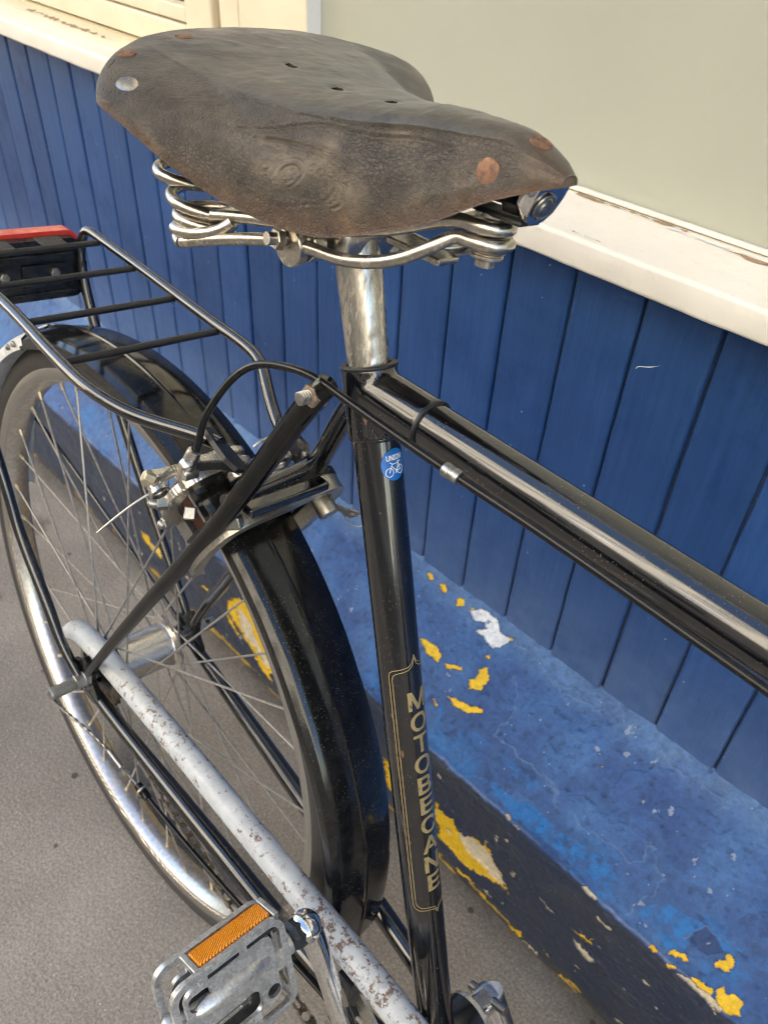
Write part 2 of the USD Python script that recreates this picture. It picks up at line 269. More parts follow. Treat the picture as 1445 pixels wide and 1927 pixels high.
def PAINTED(name, base, dirt, amount=.35, rough=.5, bump=.3, scale=70):
    return mat(name, {'g': ('geometry', {}), 'n': ('noise_texture', {'scale': scale, 'detail': 8, 'roughness': .7}), 'n2': ('noise_texture', {'scale': 14, 'detail': 5}), 'n3': ('noise_texture', {'scale': 260, 'detail': 4}),
        'm': ('map_range', {'from_min': .56, 'from_max': .72, 'to_min': 0, 'to_max': amount, 'clamp': True}), 'c': ('mix_color', {'a': base, 'b': dirt}),
        'v': ('map_range', {'from_min': .3, 'from_max': .7, 'to_min': .93, 'to_max': 1.05}), 'vv': ('combine_color', {}), 'cv': ('mix_color', {'blend_type': 'multiply', 'fac': 1.0}),
        'bb': ('math', {'math_type': 'multiply_add', 'value2': .3}), 'b': ('bump', {'strength': bump, 'distance': .001}), 'p': ('principled_bsdf', {'roughness': rough})},
        [('g.position', 'n.vector'), ('g.position', 'n2.vector'), ('g.position', 'n3.vector'), ('n.fac', 'm.value'), ('m.result', 'c.fac'), ('n2.fac', 'v.value'), ('v.result', 'vv.r'), ('v.result', 'vv.g'), ('v.result', 'vv.b'),
         ('c.result', 'cv.a'), ('vv.color', 'cv.b'), ('cv.result', 'p.base_color'), ('n3.fac', 'bb.value1'), ('n.fac', 'bb.value3'), ('bb.value', 'b.height'), ('b.normal', 'p.normal')])
CREAM = PAINTED('cream_gloss_paint', (.66, .585, .42), (.48, .40, .27), .25)
SILL = PAINTED('old_white_paint', (.70, .655, .57), (.50, .45, .36), .4, bump=.6)
GREYWHITE = PAINTED('grey_white_paint', (.62, .63, .62), (.45, .45, .43), .3)
BARE = PAINTED('bare_wood', (.30, .20, .11), (.16, .10, .06), .6, .8, .6)
DARK = plain('dark_gap', (.02, .017, .014), .9)
PANE = mat('cream_backed_glass', {'g': ('geometry', {}), 'n': ('noise_texture', {'scale': 2.2, 'detail': 3}), 'r': ('rgb_ramp', {'ramp': [(.3, (.32, .325, .265)), (.7, (.385, .385, .31))]}),
    'v': ('voronoi_texture', {'scale': 13}), 'm': ('map_range', {'from_min': .014, 'from_max': .022, 'to_min': .7, 'to_max': 0, 'clamp': True}), 'c': ('mix_color', {'b': (.75, .74, .68)}),
    'p': ('principled_bsdf', {'roughness': .5, 'coat_weight': .8, 'coat_roughness': .12})},
    [('g.position', 'n.vector'), ('g.position', 'v.vector'), ('n.fac', 'r.fac'), ('r.color', 'c.a'), ('v.distance', 'm.value'), ('m.result', 'c.fac'), ('c.result', 'p.base_color')])
GLASS = mat('window_glass', {'f': ('fresnel', {'IOR': 1.5}), 't': ('transparent_bsdf', {'color': (.9, .93, .95)}), 'g': ('glossy_bsdf', {'roughness': .02, 'color': (1, 1, 1)}), 'm': ('mix_closure', {})},
    [('f.fac', 'm.fac'), ('t.BSDF', 'm.closure1'), ('g.BSDF', 'm.closure2')], surface='m.closure')
CURTAIN = plain('pale_blind', (.55, .58, .62), .8)
PLINTH = mat('layered_plinth_paint', {'g': ('geometry', {}), 'a': ('attribute', {'attribute': 'paint'}), 'n': ('noise_texture', {'scale': 160, 'detail': 7, 'roughness': .75}), 'n2': ('noise_texture', {'scale': 900, 'detail': 3}),
    'v': ('map_range', {'from_min': .3, 'from_max': .7, 'to_min': .72, 'to_max': 1.28, 'clamp': True}), 'vv': ('combine_color', {}), 'c': ('mix_color', {'blend_type': 'multiply', 'fac': 1.0, 'use_clamp': False}),
    'sv': ('voronoi_texture', {'scale': 70}), 'sm': ('map_range', {'from_min': .035, 'from_max': .06, 'to_min': .7, 'to_max': 0, 'clamp': True}), 'cs': ('mix_color', {'b': (.42, .45, .52)}),
    'bb': ('math', {'math_type': 'multiply_add', 'value2': .4}), 'b': ('bump', {'strength': .55, 'distance': .0012}), 'p': ('principled_bsdf', {'roughness': .52, 'specular_ior_level': .4})},
    [('g.position', 'n.vector'), ('g.position', 'n2.vector'), ('g.position', 'sv.vector'), ('n.fac', 'v.value'), ('v.result', 'vv.r'), ('v.result', 'vv.g'), ('v.result', 'vv.b'), ('a.color', 'c.a'), ('vv.color', 'c.b'),
     ('c.result', 'cs.a'), ('sv.distance', 'sm.value'), ('sm.result', 'cs.fac'), ('cs.result', 'p.base_color'), ('n2.fac', 'bb.value1'), ('n.fac', 'bb.value3'), ('bb.value', 'b.height'), ('b.normal', 'p.normal')])
ASPHALT = mat('pavement_asphalt', {'g': ('geometry', {}), 'sp': ('separate_xyz', {}),
    'n': ('noise_texture', {'scale': 2.5, 'detail': 6, 'roughness': .6}), 'n2': ('noise_texture', {'scale': 300, 'detail': 6, 'roughness': .8}), 'mx': ('mix_float', {'fac': .66}),
    'r': ('rgb_ramp', {'ramp': [(.36, (.102, .092, .082)), (.5, (.228, .209, .188)), (.63, (.41, .38, .345))]}),
    'v': ('voronoi_texture', {'scale': 130}), 'vc': ('map_range', {'from_min': .10, 'from_max': .16, 'to_min': .8, 'to_max': 0, 'clamp': True}), 'vs': ('noise_texture', {'scale': 17, 'detail': 2}), 'vm': ('map_range', {'from_min': .5, 'from_max': .62, 'to_min': 0, 'to_max': 1, 'clamp': True}), 'vx': ('math', {'math_type': 'multiply'}),
    'c1': ('mix_color', {'b': (.58, .53, .46)}),
    'st': ('voronoi_texture', {'scale': 4.6}), 'stn': ('noise_texture', {'scale': 40, 'detail': 3}), 'sta': ('math', {'math_type': 'multiply_add', 'value2': .16}), 'stm': ('map_range', {'from_min': .16, 'from_max': .23, 'to_min': .62, 'to_max': 0, 'clamp': True}), 'c2': ('mix_color', {'b': (.065, .058, .052)}),
    'sd': ('voronoi_texture', {'scale': 15}), 'sda': ('math', {'math_type': 'multiply_add', 'value2': .22}), 'sdm': ('map_range', {'from_min': .175, 'from_max': .20, 'to_min': .85, 'to_max': 0, 'clamp': True}), 'c3': ('mix_color', {'b': (.05, .043, .038)}),
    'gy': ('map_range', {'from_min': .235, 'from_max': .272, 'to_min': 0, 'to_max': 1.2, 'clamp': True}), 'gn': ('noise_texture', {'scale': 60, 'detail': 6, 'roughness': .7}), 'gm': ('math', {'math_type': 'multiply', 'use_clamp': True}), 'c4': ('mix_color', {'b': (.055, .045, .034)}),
    'bb': ('math', {'math_type': 'multiply_add', 'value2': -.5}), 'b': ('bump', {'strength': .7, 'distance': .003}), 'p': ('principled_bsdf', {'roughness': .82, 'specular_ior_level': .3})},
    [('g.position', 'n.vector'), ('g.position', 'n2.vector'), ('g.position', 'v.vector'), ('g.position', 'vs.vector'), ('g.position', 'st.vector'), ('g.position', 'stn.vector'), ('g.position', 'sd.vector'), ('g.position', 'gn.vector'), ('g.position', 'sp.vector'),
     ('n.fac', 'mx.a'), ('n2.fac', 'mx.b'), ('mx.result', 'r.fac'), ('r.color', 'c1.a'), ('v.distance', 'vc.value'), ('vs.fac', 'vm.value'), ('vc.result', 'vx.value1'), ('vm.result', 'vx.value2'), ('vx.value', 'c1.fac'),
     ('stn.fac', 'sta.value1'), ('st.distance', 'sta.value3'), ('sta.value', 'stm.value'), ('stm.result', 'c2.fac'), ('c1.result', 'c2.a'),
     ('stn.fac', 'sda.value1'), ('sd.distance', 'sda.value3'), ('sda.value', 'sdm.value'), ('sdm.result', 'c3.fac'), ('c2.result', 'c3.a'),
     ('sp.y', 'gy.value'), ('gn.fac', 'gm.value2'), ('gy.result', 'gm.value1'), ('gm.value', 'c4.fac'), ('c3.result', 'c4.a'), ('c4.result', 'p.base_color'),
     ('v.distance', 'bb.value1'), ('n2.fac', 'bb.value3'), ('bb.value', 'b.height'), ('b.normal', 'p.normal')])
ROAD = PAINTED('road_asphalt', (.06, .058, .055), (.09, .085, .08), .5, .85, .6, 90)
STONE = PAINTED('pale_street_stone', (.66, .59, .48), (.5, .43, .33), .5, .8, .3, 6)
KERB = PAINTED('granite_kerb', (.33, .32, .30), (.22, .21, .2), .5, .7, .5, 60)
SLATE = plain('slate_roof', (.09, .10, .12), .6)
SHOPWALL = PAINTED('upper_wall_render', (.50, .45, .35), (.4, .36, .28), .4, .8, .3, 8)

# ================================================================ THE SETTING
gx = np.linspace(-40, 40, 9); 
def sheet(x0, x1, y0, y1, z): return tm([[x0, y0, z], [x1, y0, z], [x1, y1, z], [x0, y1, z]], [[0, 1, 2], [0, 2, 3]])
obj('ground', sheet(-150, 150, -150, 150, -.16), ROAD, smooth=False, kind='structure')
obj('pavement', [box(-60, 60, -1.9, .275, -.14, 0)], ASPHALT, smooth=False, kind='structure')
obj('kerb', [rbox(-60, 60, -2.06, -1.903, -.15, .001, .012)], KERB, kind='structure')
obj('road', sheet(-60, 60, -7.5, -2.06, -.13), ROAD, smooth=False, kind='structure')
obj('far_pavement', [rbox(-60, 60, -9.6, -7.5, -.15, 0, .02)], KERB, kind='structure')

# ---- the shop front: one building with its boards, plinth, sill, window and casement
shop = thing('shop_front', 'shop front with blue vertical boards, cream window sill and peeling blue plinth', 'building')
BW, BX0, BY = .0683, .2275, .4012
obj('joint_backing', [box(-3.2, 3.2, BY + .0036, BY + .03, .30, .80)], GROOVE, shop, smooth=False)
def board(x0, x1, k):
    g, c, d = .0010, .0024, .012            # half gap, chamfer, depth
    zs = np.linspace(.318, .80, 25); r_ = np.random.default_rng(k); tilt, off = r_.normal(0, .0006), r_.normal(0, .00045)
    xs = np.array([x0 + g, x0 + g, x0 + g + c * .5, x0 + g + c, x0 + g + c * 2.2, (x0 + x1) / 2, x1 - g - c * 2.2, x1 - g - c, x1 - g - c * .5, x1 - g, x1 - g])
    ys = np.array([d, c, c * .42, c * .14, 0, 0, 0, c * .14, c * .42, c, d])
    def row(i):
        z = zs[i]; w = (meshkit.noise(np.c_[xs * 40, np.full(11, z * 14), np.full(11, k * 3.1)]) - .5) * .0009
        e = (meshkit.noise(np.array([[z * 30, k * 7.7, 0.]]))[0] - .5) * .0009
        return np.c_[xs + e, BY + ys + off + tilt * (xs - x0) / BW + w, np.full(11, z)]
    return ribbon(row, len(zs))
for k in range(-46, 40):
    x0 = BX0 + k * BW; x1 = x0 + BW
    if -2.6 < x0 < 2.4: obj('board', board(x0, x1, k + 100), BOARD, shop, smooth=50)
obj('paint_scratch', [tube(smooth_path([(.3040, BY - .0009, .7060), (.3065, BY - .0009, .7090), (.3160, BY - .0009, .7128), (.3249, BY - .0009, .7182), (.3330, BY - .0009, .7205), (.3387, BY - .0009, .7263)], 5), .00042, 6)], CURTAIN, shop)
obj('plain_board', [box(-3.2, BX0 + math.ceil((-2.6 - BX0) / BW) * BW, BY, BY + .02, .3, .8), box(2.44, 3.2, BY, BY + .02, .3, .8)], BOARD, shop, smooth=False)

# ---- plinth: painted masonry kerb with a weathered ledge; layers of paint have flaked off
LW=[[[0.1859,0.1583],[0.1986,0.1683],[0.2203,0.1689],[0.2369,0.158],[0.2494,0.1594],[0.245,0.145],[0.2393,0.1372],[0.2196,0.1418],[0.208,0.1411],[0.2177,0.1519],[0.2103,0.1561],[0.1965,0.1503]],[[0.3614,0.0009],[0.3659,0.0047],[0.3701,0.0026],[0.3692,-0.0027]],[[0.3744,-0.0007],[0.3781,0.0009],[0.3834,-0.0018],[0.3796,-0.0032]],[[0.4641,-0.0018],[0.4688,0.0015],[0.4823,0.0006],[0.4847,-0.0031],[0.479,-0.0054],[0.4699,-0.0049]],[[0.5766,-0.0042],[0.5865,-0.0],[0.5959,0.001],[0.6117,0.0031],[0.6228,0.0009],[0.6219,-0.0053],[0.6053,-0.0058],[0.5924,-0.0051]]]
LY=[[[0.1079,0.1635],[0.1139,0.1659],[0.1223,0.1623],[0.1163,0.1562]],[[0.1322,0.1621],[0.1385,0.1652],[0.1489,0.1583],[0.1404,0.1565]],[[0.1637,0.1586],[0.1718,0.1654],[0.1774,0.1575],[0.1691,0.1505]],[[0.1564,0.0927],[0.1633,0.0976],[0.1812,0.0969],[0.1927,0.0918],[0.1916,0.0844],[0.176,0.0834]],[[0.2029,0.0886],[0.2221,0.0982],[0.225,0.0946],[0.2076,0.0855]],[[0.2408,0.1102],[0.2483,0.1168],[0.2571,0.1056],[0.2566,0.0904],[0.2467,0.0829],[0.2379,0.0912],[0.2423,0.0982]],[[0.2305,0.0602],[0.2451,0.0649],[0.2544,0.0683],[0.2706,0.0753],[0.2738,0.0712],[0.2636,0.0618],[0.2506,0.0581],[0.2418,0.055]],[[0.2339,0.1238],[0.2393,0.1296],[0.2423,0.1259]],[[0.2156,0.048],[0.2277,0.046],[0.2261,0.0429]],[[0.1818,0.1582],[0.1898,0.1638],[0.1896,0.1589]],[[0.2435,0.157],[0.2535,0.1616],[0.2513,0.157]],[[0.5437,-0.002],[0.5482,0.0031],[0.5535,0.0012],[0.5514,-0.0036]],[[0.5612,0.0072],[0.5666,0.0146],[0.5744,0.0183],[0.5792,0.0148],[0.5737,0.0117]],[[0.5976,0.0438],[0.606,0.0459],[0.6092,0.0409],[0.6081,0.0312],[0.5982,0.0276],[0.5969,0.0304],[0.6029,0.0375]],[[0.5634,-0.0026],[0.5708,0.0006],[0.5736,-0.0016],[0.5715,-0.005]],[[0.5867,0.0035],[0.5941,0.0074],[0.6083,0.0091],[0.6099,0.004],[0.5933,0.0012]],[[0.6104,0.0126],[0.6116,0.0183],[0.6191,0.0158],[0.6243,0.0209],[0.631,0.0196],[0.6362,0.0095],[0.6265,-0.0012],[0.616,0.0021]],[[0.4115,0.1088],[0.4141,0.1103],[0.4148,0.1084]]]
AZ=[[[0.3109,0.0121],[0.3274,0.0223],[0.3448,0.0221],[0.3825,0.0251],[0.4166,0.0263],[0.4399,0.0282],[0.4611,0.0318],[0.4934,0.0311],[0.4991,0.0188],[0.49,0.0076],[0.4608,0.0077],[0.4202,0.0048],[0.3842,0.0015],[0.3462,0.0072]],[[0.52,0.0207],[0.5354,0.0377],[0.568,0.0511],[0.5681,0.0317],[0.554,0.0101],[0.5345,0.0114]],[[0.5669,0.0528],[0.581,0.0659],[0.6051,0.0586],[0.6023,0.0478],[0.5878,0.0476]]]
DK=[[[0.5715,0.0515],[0.5904,0.0473],[0.5978,0.0435],[0.5867,0.0302],[0.5692,0.03]]]
FY=[[[0.2652,0.1311],[0.2753,0.1155],[0.2969,0.1252],[0.3035,0.1047],[0.3284,0.1265],[0.3569,0.137],[0.3639,0.1174],[0.3853,0.0957],[0.3834,0.078],[0.362,0.0694],[0.3444,0.0553],[0.3177,0.0432],[0.2965,0.0496],[0.2778,0.0473]],[[0.4766,0.1345],[0.4868,0.1383],[0.4952,0.1496],[0.4968,0.1397],[0.4867,0.1314]],[[0.3117,0.02],[0.3416,0.0281],[0.3407,0.0183],[0.3165,0.0139]],[[0.3507,0.0193],[0.3643,0.0219],[0.3638,0.0103],[0.3547,0.0086]],[[0.3986,0.0127],[0.4229,0.0191],[0.4223,0.0066],[0.4037,0.004]],[[0.4782,0.0098],[0.4936,0.0112],[0.4927,0.0036],[0.4818,0.0004]],[[0.4127,0.0777],[0.4159,0.0801],[0.4149,0.075]],[[0.4549,0.0299],[0.4605,0.032],[0.4585,0.0239]],[[0.3849,0.0885],[0.3912,0.0808],[0.3894,0.0751]],[[-0.4268,0.1074],[-0.4037,0.1124],[-0.3939,0.0968],[-0.3588,0.1132],[-0.376,0.0778],[-0.406,0.0789],[-0.4263,0.0827]],[[-0.243,0.1188],[-0.2248,0.1223],[-0.2315,0.1115],[-0.245,0.1105]],[[-0.1465,0.1683],[-0.1138,0.1807],[-0.095,0.1694],[-0.0959,0.1344],[-0.0741,0.1099],[-0.06,0.0776],[-0.0855,0.0284],[-0.1103,0.0574],[-0.1359,0.0805],[-0.1477,0.0975],[-0.1731,0.1205],[-0.1699,0.1363]],[[-0.1753,0.1098],[-0.1517,0.0756],[-0.1583,0.0674],[-0.1805,0.0963]],[[-0.1201,0.0577],[-0.0831,0.0454],[-0.0649,0.0393],[-0.0759,0.0283],[-0.1081,0.0403]],[[0.1701,0.1192],[0.1843,0.1108],[0.1962,0.0444],[0.1814,0.053]]]
FC=[[[0.3036,0.1036],[0.3219,0.1167],[0.3527,0.1273],[0.3625,0.1089],[0.3843,0.0973],[0.381,0.0819],[0.3613,0.0748],[0.3452,0.081],[0.32,0.0795]],[[0.3849,0.1299],[0.3905,0.1329],[0.3948,0.1277],[0.3899,0.1226]],[[0.4291,0.1346],[0.434,0.1357],[0.4503,0.1334],[0.4421,0.1279]],[[0.4784,0.1181],[0.4881,0.1174],[0.4951,0.1146],[0.5026,0.1164],[0.5083,0.1076],[0.4998,0.1001],[0.4879,0.1033]],[[0.2853,0.0828],[0.2946,0.0928],[0.2939,0.078],[0.288,0.0755]],[[0.4256,0.0094],[0.4496,0.0091],[0.4493,0.0007],[0.4293,-0.002]],[[0.5497,0.0286],[0.5642,0.0404],[0.5609,0.0283]],[[0.3546,0.0364],[0.3722,0.0359],[0.3691,0.0304]],[[-0.1495,0.1403],[-0.1295,0.1442],[-0.1172,0.1331],[-0.0957,0.0898],[-0.0746,0.0727],[-0.0871,0.0511],[-0.1126,0.0741],[-0.1399,0.0862]],[[-0.4119,0.0976],[-0.3879,0.0966],[-0.3731,0.0869],[-0.3989,0.0817]]]
PC=[[[0.3137,0.0621],[0.3317,0.0633],[0.3381,0.0571],[0.3543,0.0622],[0.3804,0.0581],[0.3921,0.0552],[0.3968,0.0467],[0.4052,0.046]],[[0.4188,0.0529],[0.4327,0.0463],[0.4535,0.0507],[0.4751,0.0531],[0.4902,0.0517],[0.4964,0.063],[0.4906,0.0755],[0.4988,0.0797],[0.5095,0.0659],[0.5202,0.0581],[0.5237,0.047],[0.5172,0.0267],[0.5134,0.0103]],[[0.5668,0.0278],[0.5715,0.0515],[0.592,0.0488]],[[0.4506,0.1589],[0.4708,0.154],[0.4848,0.1536]],[[0.505,0.1555],[0.5219,0.1578],[0.53,0.1531]],[[0.4843,-0.117],[0.5163,-0.1082]],[[0.2787,0.129],[0.2993,0.1047],[0.3051,0.0875],[0.2991,0.0685],[0.3032,0.0609],[0.3301,0.0647],[0.3363,0.0591],[0.3611,0.0619],[0.3821,0.062],[0.3941,0.055]],[[0.2581,0.1582],[0.2842,0.1588],[0.3165,0.1501],[0.3437,0.1564],[0.3714,0.1514],[0.3809,0.1569]],[[0.3182,0.1478],[0.3381,0.145],[0.357,0.1524]]]

FACE_L, LEDGE_L = .22672, .1742
A0, A1, A2 = np.array([.2719, -.01]), np.array([.2619, .2265]), np.array([.4042, .3334])
def profile(s):
    """(y, z) and outward normal at arc position s: 0..FACE_L up the face, then the ledge"""
    s = np.asarray(s, float); rr = .012
    t1, t2 = unit(A1 - [.2719, 0]), unit(np.array([.4012, .3311]) - A1)
    P = np.where((s < FACE_L)[:, None], A1 + (s - FACE_L)[:, None] * t1, A1 + (s - FACE_L)[:, None] * t2)
    # round the edge
    u = np.clip((s - FACE_L) / rr, -1, 1); w = np.clip(1 - np.abs(u), 0, 1) ** 2
    bis = unit(t1 - t2) * -1
    P = P + bis[None] * (w * rr * .28)[:, None]
    n1, n2 = np.array([-t1[1], t1[0]]), np.array([-t2[1], t2[0]])
    b = np.clip((s - FACE_L) / rr * .5 + .5, 0, 1)[:, None]; b = b * b * (3 - 2 * b)
    N = n1 * (1 - b) + n2 * b
    return P, N / np.linalg.norm(N, axis=1)[:, None]
def polymask(polys, X, S, s0, amp, freq, seed):
    q = np.stack([X * freq, S * freq, np.full_like(X, seed)], -1)
    dx = (meshkit.fbm(q, 4, seed) - .5) * amp; dy = (meshkit.fbm(q + 31.7, 4, seed + 5) - .5) * amp
    m = np.zeros(X.shape, bool)
    for poly in polys:
        g = Polygon([(a, b + s0) for a, b in poly]).buffer(0)
        x0, y0, x1, y1 = g.bounds
        k = (X > x0 - .01) & (X < x1 + .01) & (S > y0 - .01) & (S < y1 + .01)
        if k.any(): m[k] |= shapely.contains_xy(g, (X + dx)[k], (S + dy)[k])
    return m
def plinth(x0, x1, dx, ds):
    xs = np.arange(x0, x1 + dx * .5, dx); ss = np.arange(-.008, FACE_L + LEDGE_L + .004, ds)
    X, S = np.meshgrid(xs, ss, indexing='ij'); P, N = profile(ss)
    led = S > FACE_L
    q = np.stack([X, S, np.zeros_like(X)], -1)
    f1, f2, f3 = meshkit.fbm(q * 18, 5, 1), meshkit.fbm(q * 70, 4, 2), meshkit.fbm(q * np.array([12, 22, 1]), 6, 3)
    h = (f1 - .5) * .0045 + (f2 - .5) * .0016
    lay = np.floor(meshkit.fbm(q * 13 + 5, 6, 9) * 9); pit = meshkit.fbm(q * 150, 3, 71); h = h + lay % 3 * .0003 - np.clip(pit - .62, 0, 1) * .004
    # colours of the paint layers (linear)
    deep, chalk, azure = np.array([.013, .054, .185]), np.array([.040, .125, .315]), np.array([.004, .125, .38])
    slate, navy, soil = np.array([.036, .043, .062]), np.array([.022, .032, .066]), np.array([.085, .07, .05])
    k = np.clip((f1 - .32) * 2.6, 0, 1)[..., None] * .6 + np.clip((f2 - .3) * 2, 0, 1)[..., None] * .3
    C = deep * (1 - k) + chalk * k
    C = C * (1 + .10 * ((lay % 2) - .5))[..., None]
    C = C * (1 - np.clip((pit - .63) * 2.0, 0, .25))[..., None]
    back = np.clip((S - (FACE_L + .135)) / .03, 0, 1)[..., None] * (.35 + .5 * f2[..., None])      # dust along the foot of the boards
    C = C * (1 - back * .55) + np.array([.14, .24, .38]) * back * .55
    kf = np.clip((f3 - .3) * 2.2, 0, 1)[..., None]; F = slate * kf + navy * (1 - kf)
    low = np.clip((.035 - S) / .035, 0, 1)[..., None] * np.clip(f2 * 2 - .4, 0, 1)[..., None]; F = F * (1 - low) + soil * low
    sc = (meshkit.fbm(q * np.array([60, 260, 1]), 3, 21) > .72)[..., None]; F = np.where(sc, np.array([.055, .065, .09]), F)
    e = np.clip((S - FACE_L + .004 + (f2 - .5) * .005) / .0022, 0, 1)[..., None]
    C = F * (1 - e) + C * e
    edge = np.exp(-((S - FACE_L - .0005 + (f2 - .5) * .004) / .0017) ** 2)[..., None] * np.clip(f1 * 2.2 - .45, 0, 1)[..., None]
    C = C * (1 - .6 * edge) + np.array([.26, .28, .40]) * .6 * edge
    # bright older blue along the edge
    m = polymask(AZ, X, S, FACE_L, .03, 45, 3); soft = np.clip((meshkit.fbm(q * 120, 4, 12) - .30) * 3.2, 0, 1)[..., None] * m[..., None]
    C = C * (1 - soft * .95) + azure * soft * .95; h = h - m * .00025
    rest = (~m & led & (S < FACE_L + .05) & (meshkit.fbm(q * 28, 5, 14) > .585))[..., None] * np.clip((f2 - .3) * 3, 0, 1)[..., None]
    C = C * (1 - rest * .5) + azure * rest * .5
    m = polymask(DK, X, S, FACE_L, .006, 120, 4); C = np.where(m[..., None], deep * .75, C); h = h - m * .0007
    # lips of peeling coats
    for L in PC:
        L = np.array(L); L[:, 1] += FACE_L; ln = LineString(L)
        x_0, y_0, x_1, y_1 = ln.bounds; kk = (X > x_0 - .012) & (X < x_1 + .012) & (S > y_0 - .012) & (S < y_1 + .012)
        w = np.stack([X[kk] * 150, S[kk] * 150, 0 * S[kk]], -1)
        d = shapely.distance(ln, shapely.points(X[kk] + (meshkit.fbm(w, 3, 31) - .5) * .009, S[kk] + (meshkit.fbm(w + 9, 3, 32) - .5) * .009))
        a = np.exp(-(d / .0011) ** 2); h[kk] += a * .0006
        C[kk] = C[kk] * (1 - .28 * a[:, None]) + np.array([.16, .25, .40]) * .28 * a[:, None]
    def chip(polys, s0, col, depth, amp, seed):
        nonlocal C, h
        m = polymask(polys, X, S, s0, amp, 170, seed); rim = polymask([np.array(Polygon(p).buffer(.0012).exterior.coords) for p in polys], X, S, s0, amp, 170, seed) & ~m
        v = .9 + .2 * meshkit.fbm(q * 240, 3, seed)[..., None]
        C = np.where(m[..., None], np.array(col) * v, C); C = np.where(rim[..., None], C * .8, C); h = np.where(m, h - depth * 1.9, h + rim * .0007)
    yel, cream, wht = (.72, .46, .018), (.60, .53, .40), (.66, .68, .70)
    chip(FY, 0, yel, .0008, .016, 41); chip(FC, 0, cream, .0014, .010, 42)
    chip(LY, FACE_L, yel, .0007, .007, 43); chip(LW[:1], FACE_L, wht, .0013, .007, 44); chip(LW[1:], FACE_L, cream, .0012, .006, 45)
    # small scattered flakes elsewhere
    fl = meshkit.fbm(q * 75, 4, 51); sm = ((fl > .785) & ~led | (fl > .80) & led) & (meshkit.noise(q * 9, 8) > .5)
    C = np.where((sm & ~led)[..., None], np.array(cream) * .8, C); C = np.where((sm & led)[..., None], np.array([.20, .25, .36]), C); h = h - sm * .0006
    bt = (S < .016 + .012 * (f2 - .5)) & (S > .002) & (meshkit.fbm(q * np.array([26, 60, 1]), 4, 61) > .56)
    C = np.where(bt[..., None], np.array([.45, .30, .05]) * (.6 + .5 * f2[..., None]), C)
    V = np.stack([X, P[None, :, 0] + N[None, :, 0] * h, P[None, :, 1] + N[None, :, 1] * h], -1).reshape(-1, 3)
    a, b = len(xs), len(ss); i, j = np.meshgrid(np.arange(a - 1), np.arange(b - 1), indexing='ij'); i, j = i.ravel(), j.ravel()
    return tm(V, np.r_[np.c_[i * b + j, (i + 1) * b + j, (i + 1) * b + j + 1], np.c_[i * b + j, (i + 1) * b + j + 1, i * b + j + 1]]), C.reshape(-1, 3)
for x0, x1, dx, ds in ((-3.2, -1.1, .012, .006), (-1.1, .0, .0025, .002), (.0, .74, .0012, .0012), (.74, 3.2, .012, .006)):
    m, c = plinth(x0, x1, dx, ds); obj('plinth', m, PLINTH, shop, smooth=True, color=c, label='painted masonry plinth with a sloping ledge, blue paint flaking to yellow and white')

# ---- window sill (rough old white paint over wood)
def sill():
    prof = np.array([(.452, .7822), (.3685, .7822), (.3668, .7835), (.366, .786), (.3658, .795), (.3660, .803), (.367, .8055), (.3695, .8072), (.39, .8092), (.41, .8112), (.425, .8128), (.437, .8142), (.452, .8145)])
    xs = np.arange(-1.2, .75, .004); xs = np.r_[-3.2, xs, 3.2]
    def row(i):
        q = np.c_[np.full(len(prof), xs[i] * 25), prof[:, 0] * 60, prof[:, 1] * 60]; n = (meshkit.fbm(q, 4, 5) - .5) * .0022
        d = np.array([0, 0, .6, 1, 1, 1, 1, .8, .3, .3, .2, 0, 0]) * n
        return np.c_[np.full(len(prof), xs[i]), prof[:, 0] + d, prof[:, 1] + np.array([0, .8, .8, 0, 0, 0, 0, .8, .4, .3, .2, 0, 0]) * n]
    return ribbon(row, len(xs))
sl = obj('window_sill', sill(), SILL, shop, smooth=45)
def ragged(x0, x1, c0, c1, w, seed, n=60):
    """a thin ragged strip of bare material from (x0, y) to (x1, y): w wide"""
    xs = np.linspace(x0, x1, n); t = np.linspace(0, 1, n); q = np.c_[xs * 120, np.full(n, seed * 3.), np.zeros(n)]
    wd = np.clip((meshkit.fbm(q, 4, seed) - .36) * 3.2, 0.02, 1) * w; cy = c0 + (c1 - c0) * t + (meshkit.fbm(q * .7 + 9, 3, seed) - .5) * w * .9
    return xs, cy - wd * .5, cy + wd * .5
def sill_top(y): return np.interp(y, [.39, .41, .425, .437], [.8092, .8112, .8128, .8142])
for x0, x1, y_, w, sd in ((.195, .30, .4305, .0035, 3), (.285, .40, .4265, .0035, 5), (.31, .75, .4235, .0050, 8), (.235, .262, .371, .002, 9)):
    xs, a, b = ragged(x0, x1, y_, y_, w, sd); z0, z1 = (sill_top(a), sill_top(b)) if y_ > .4 else (np.full(60, .8078), np.full(60, .8078))
    obj('paint_chip', ribbon(lambda i: np.array([[xs[i], a[i], z0[i] + .0007], [xs[i], b[i], z1[i] + .0007]]), len(xs)), BARE if sd == 9 else GREYWHITE if sd == 5 else BARE, sl, smooth=False)
# ---- fixed window on the right
win = obj('window_frame', [box(-.1476, -.1470, .4205, .437, .815, 2.62), rbox(-.1476 - .006, 3.2, .424, .47, 2.55, 2.64, .004), rbox(2.55, 3.2, .424, .47, .815, 2.55, .004)], GREYWHITE, shop)
obj('window_bead', [rbox(-.1470, 2.55, .4325, .4375, .8148, .8185, .001)], SILL, win)
obj('window_pane', [box(-.1470, 2.55, .4385, .446, .816, 2.55)], PANE, win, smooth=False)
obj('window_post', [rbox(-.2640, -.1478, .4200, .47, .815, 2.62, .0025), rbox(-.3015, -.2646, .4206, .47, .8152, 2.62, .0025)], CREAM, shop)
obj('post_reveal', [box(-.14775, -.1471, .4215, .4385, .8155, 2.60)], GREYWHITE, win, smooth=False)
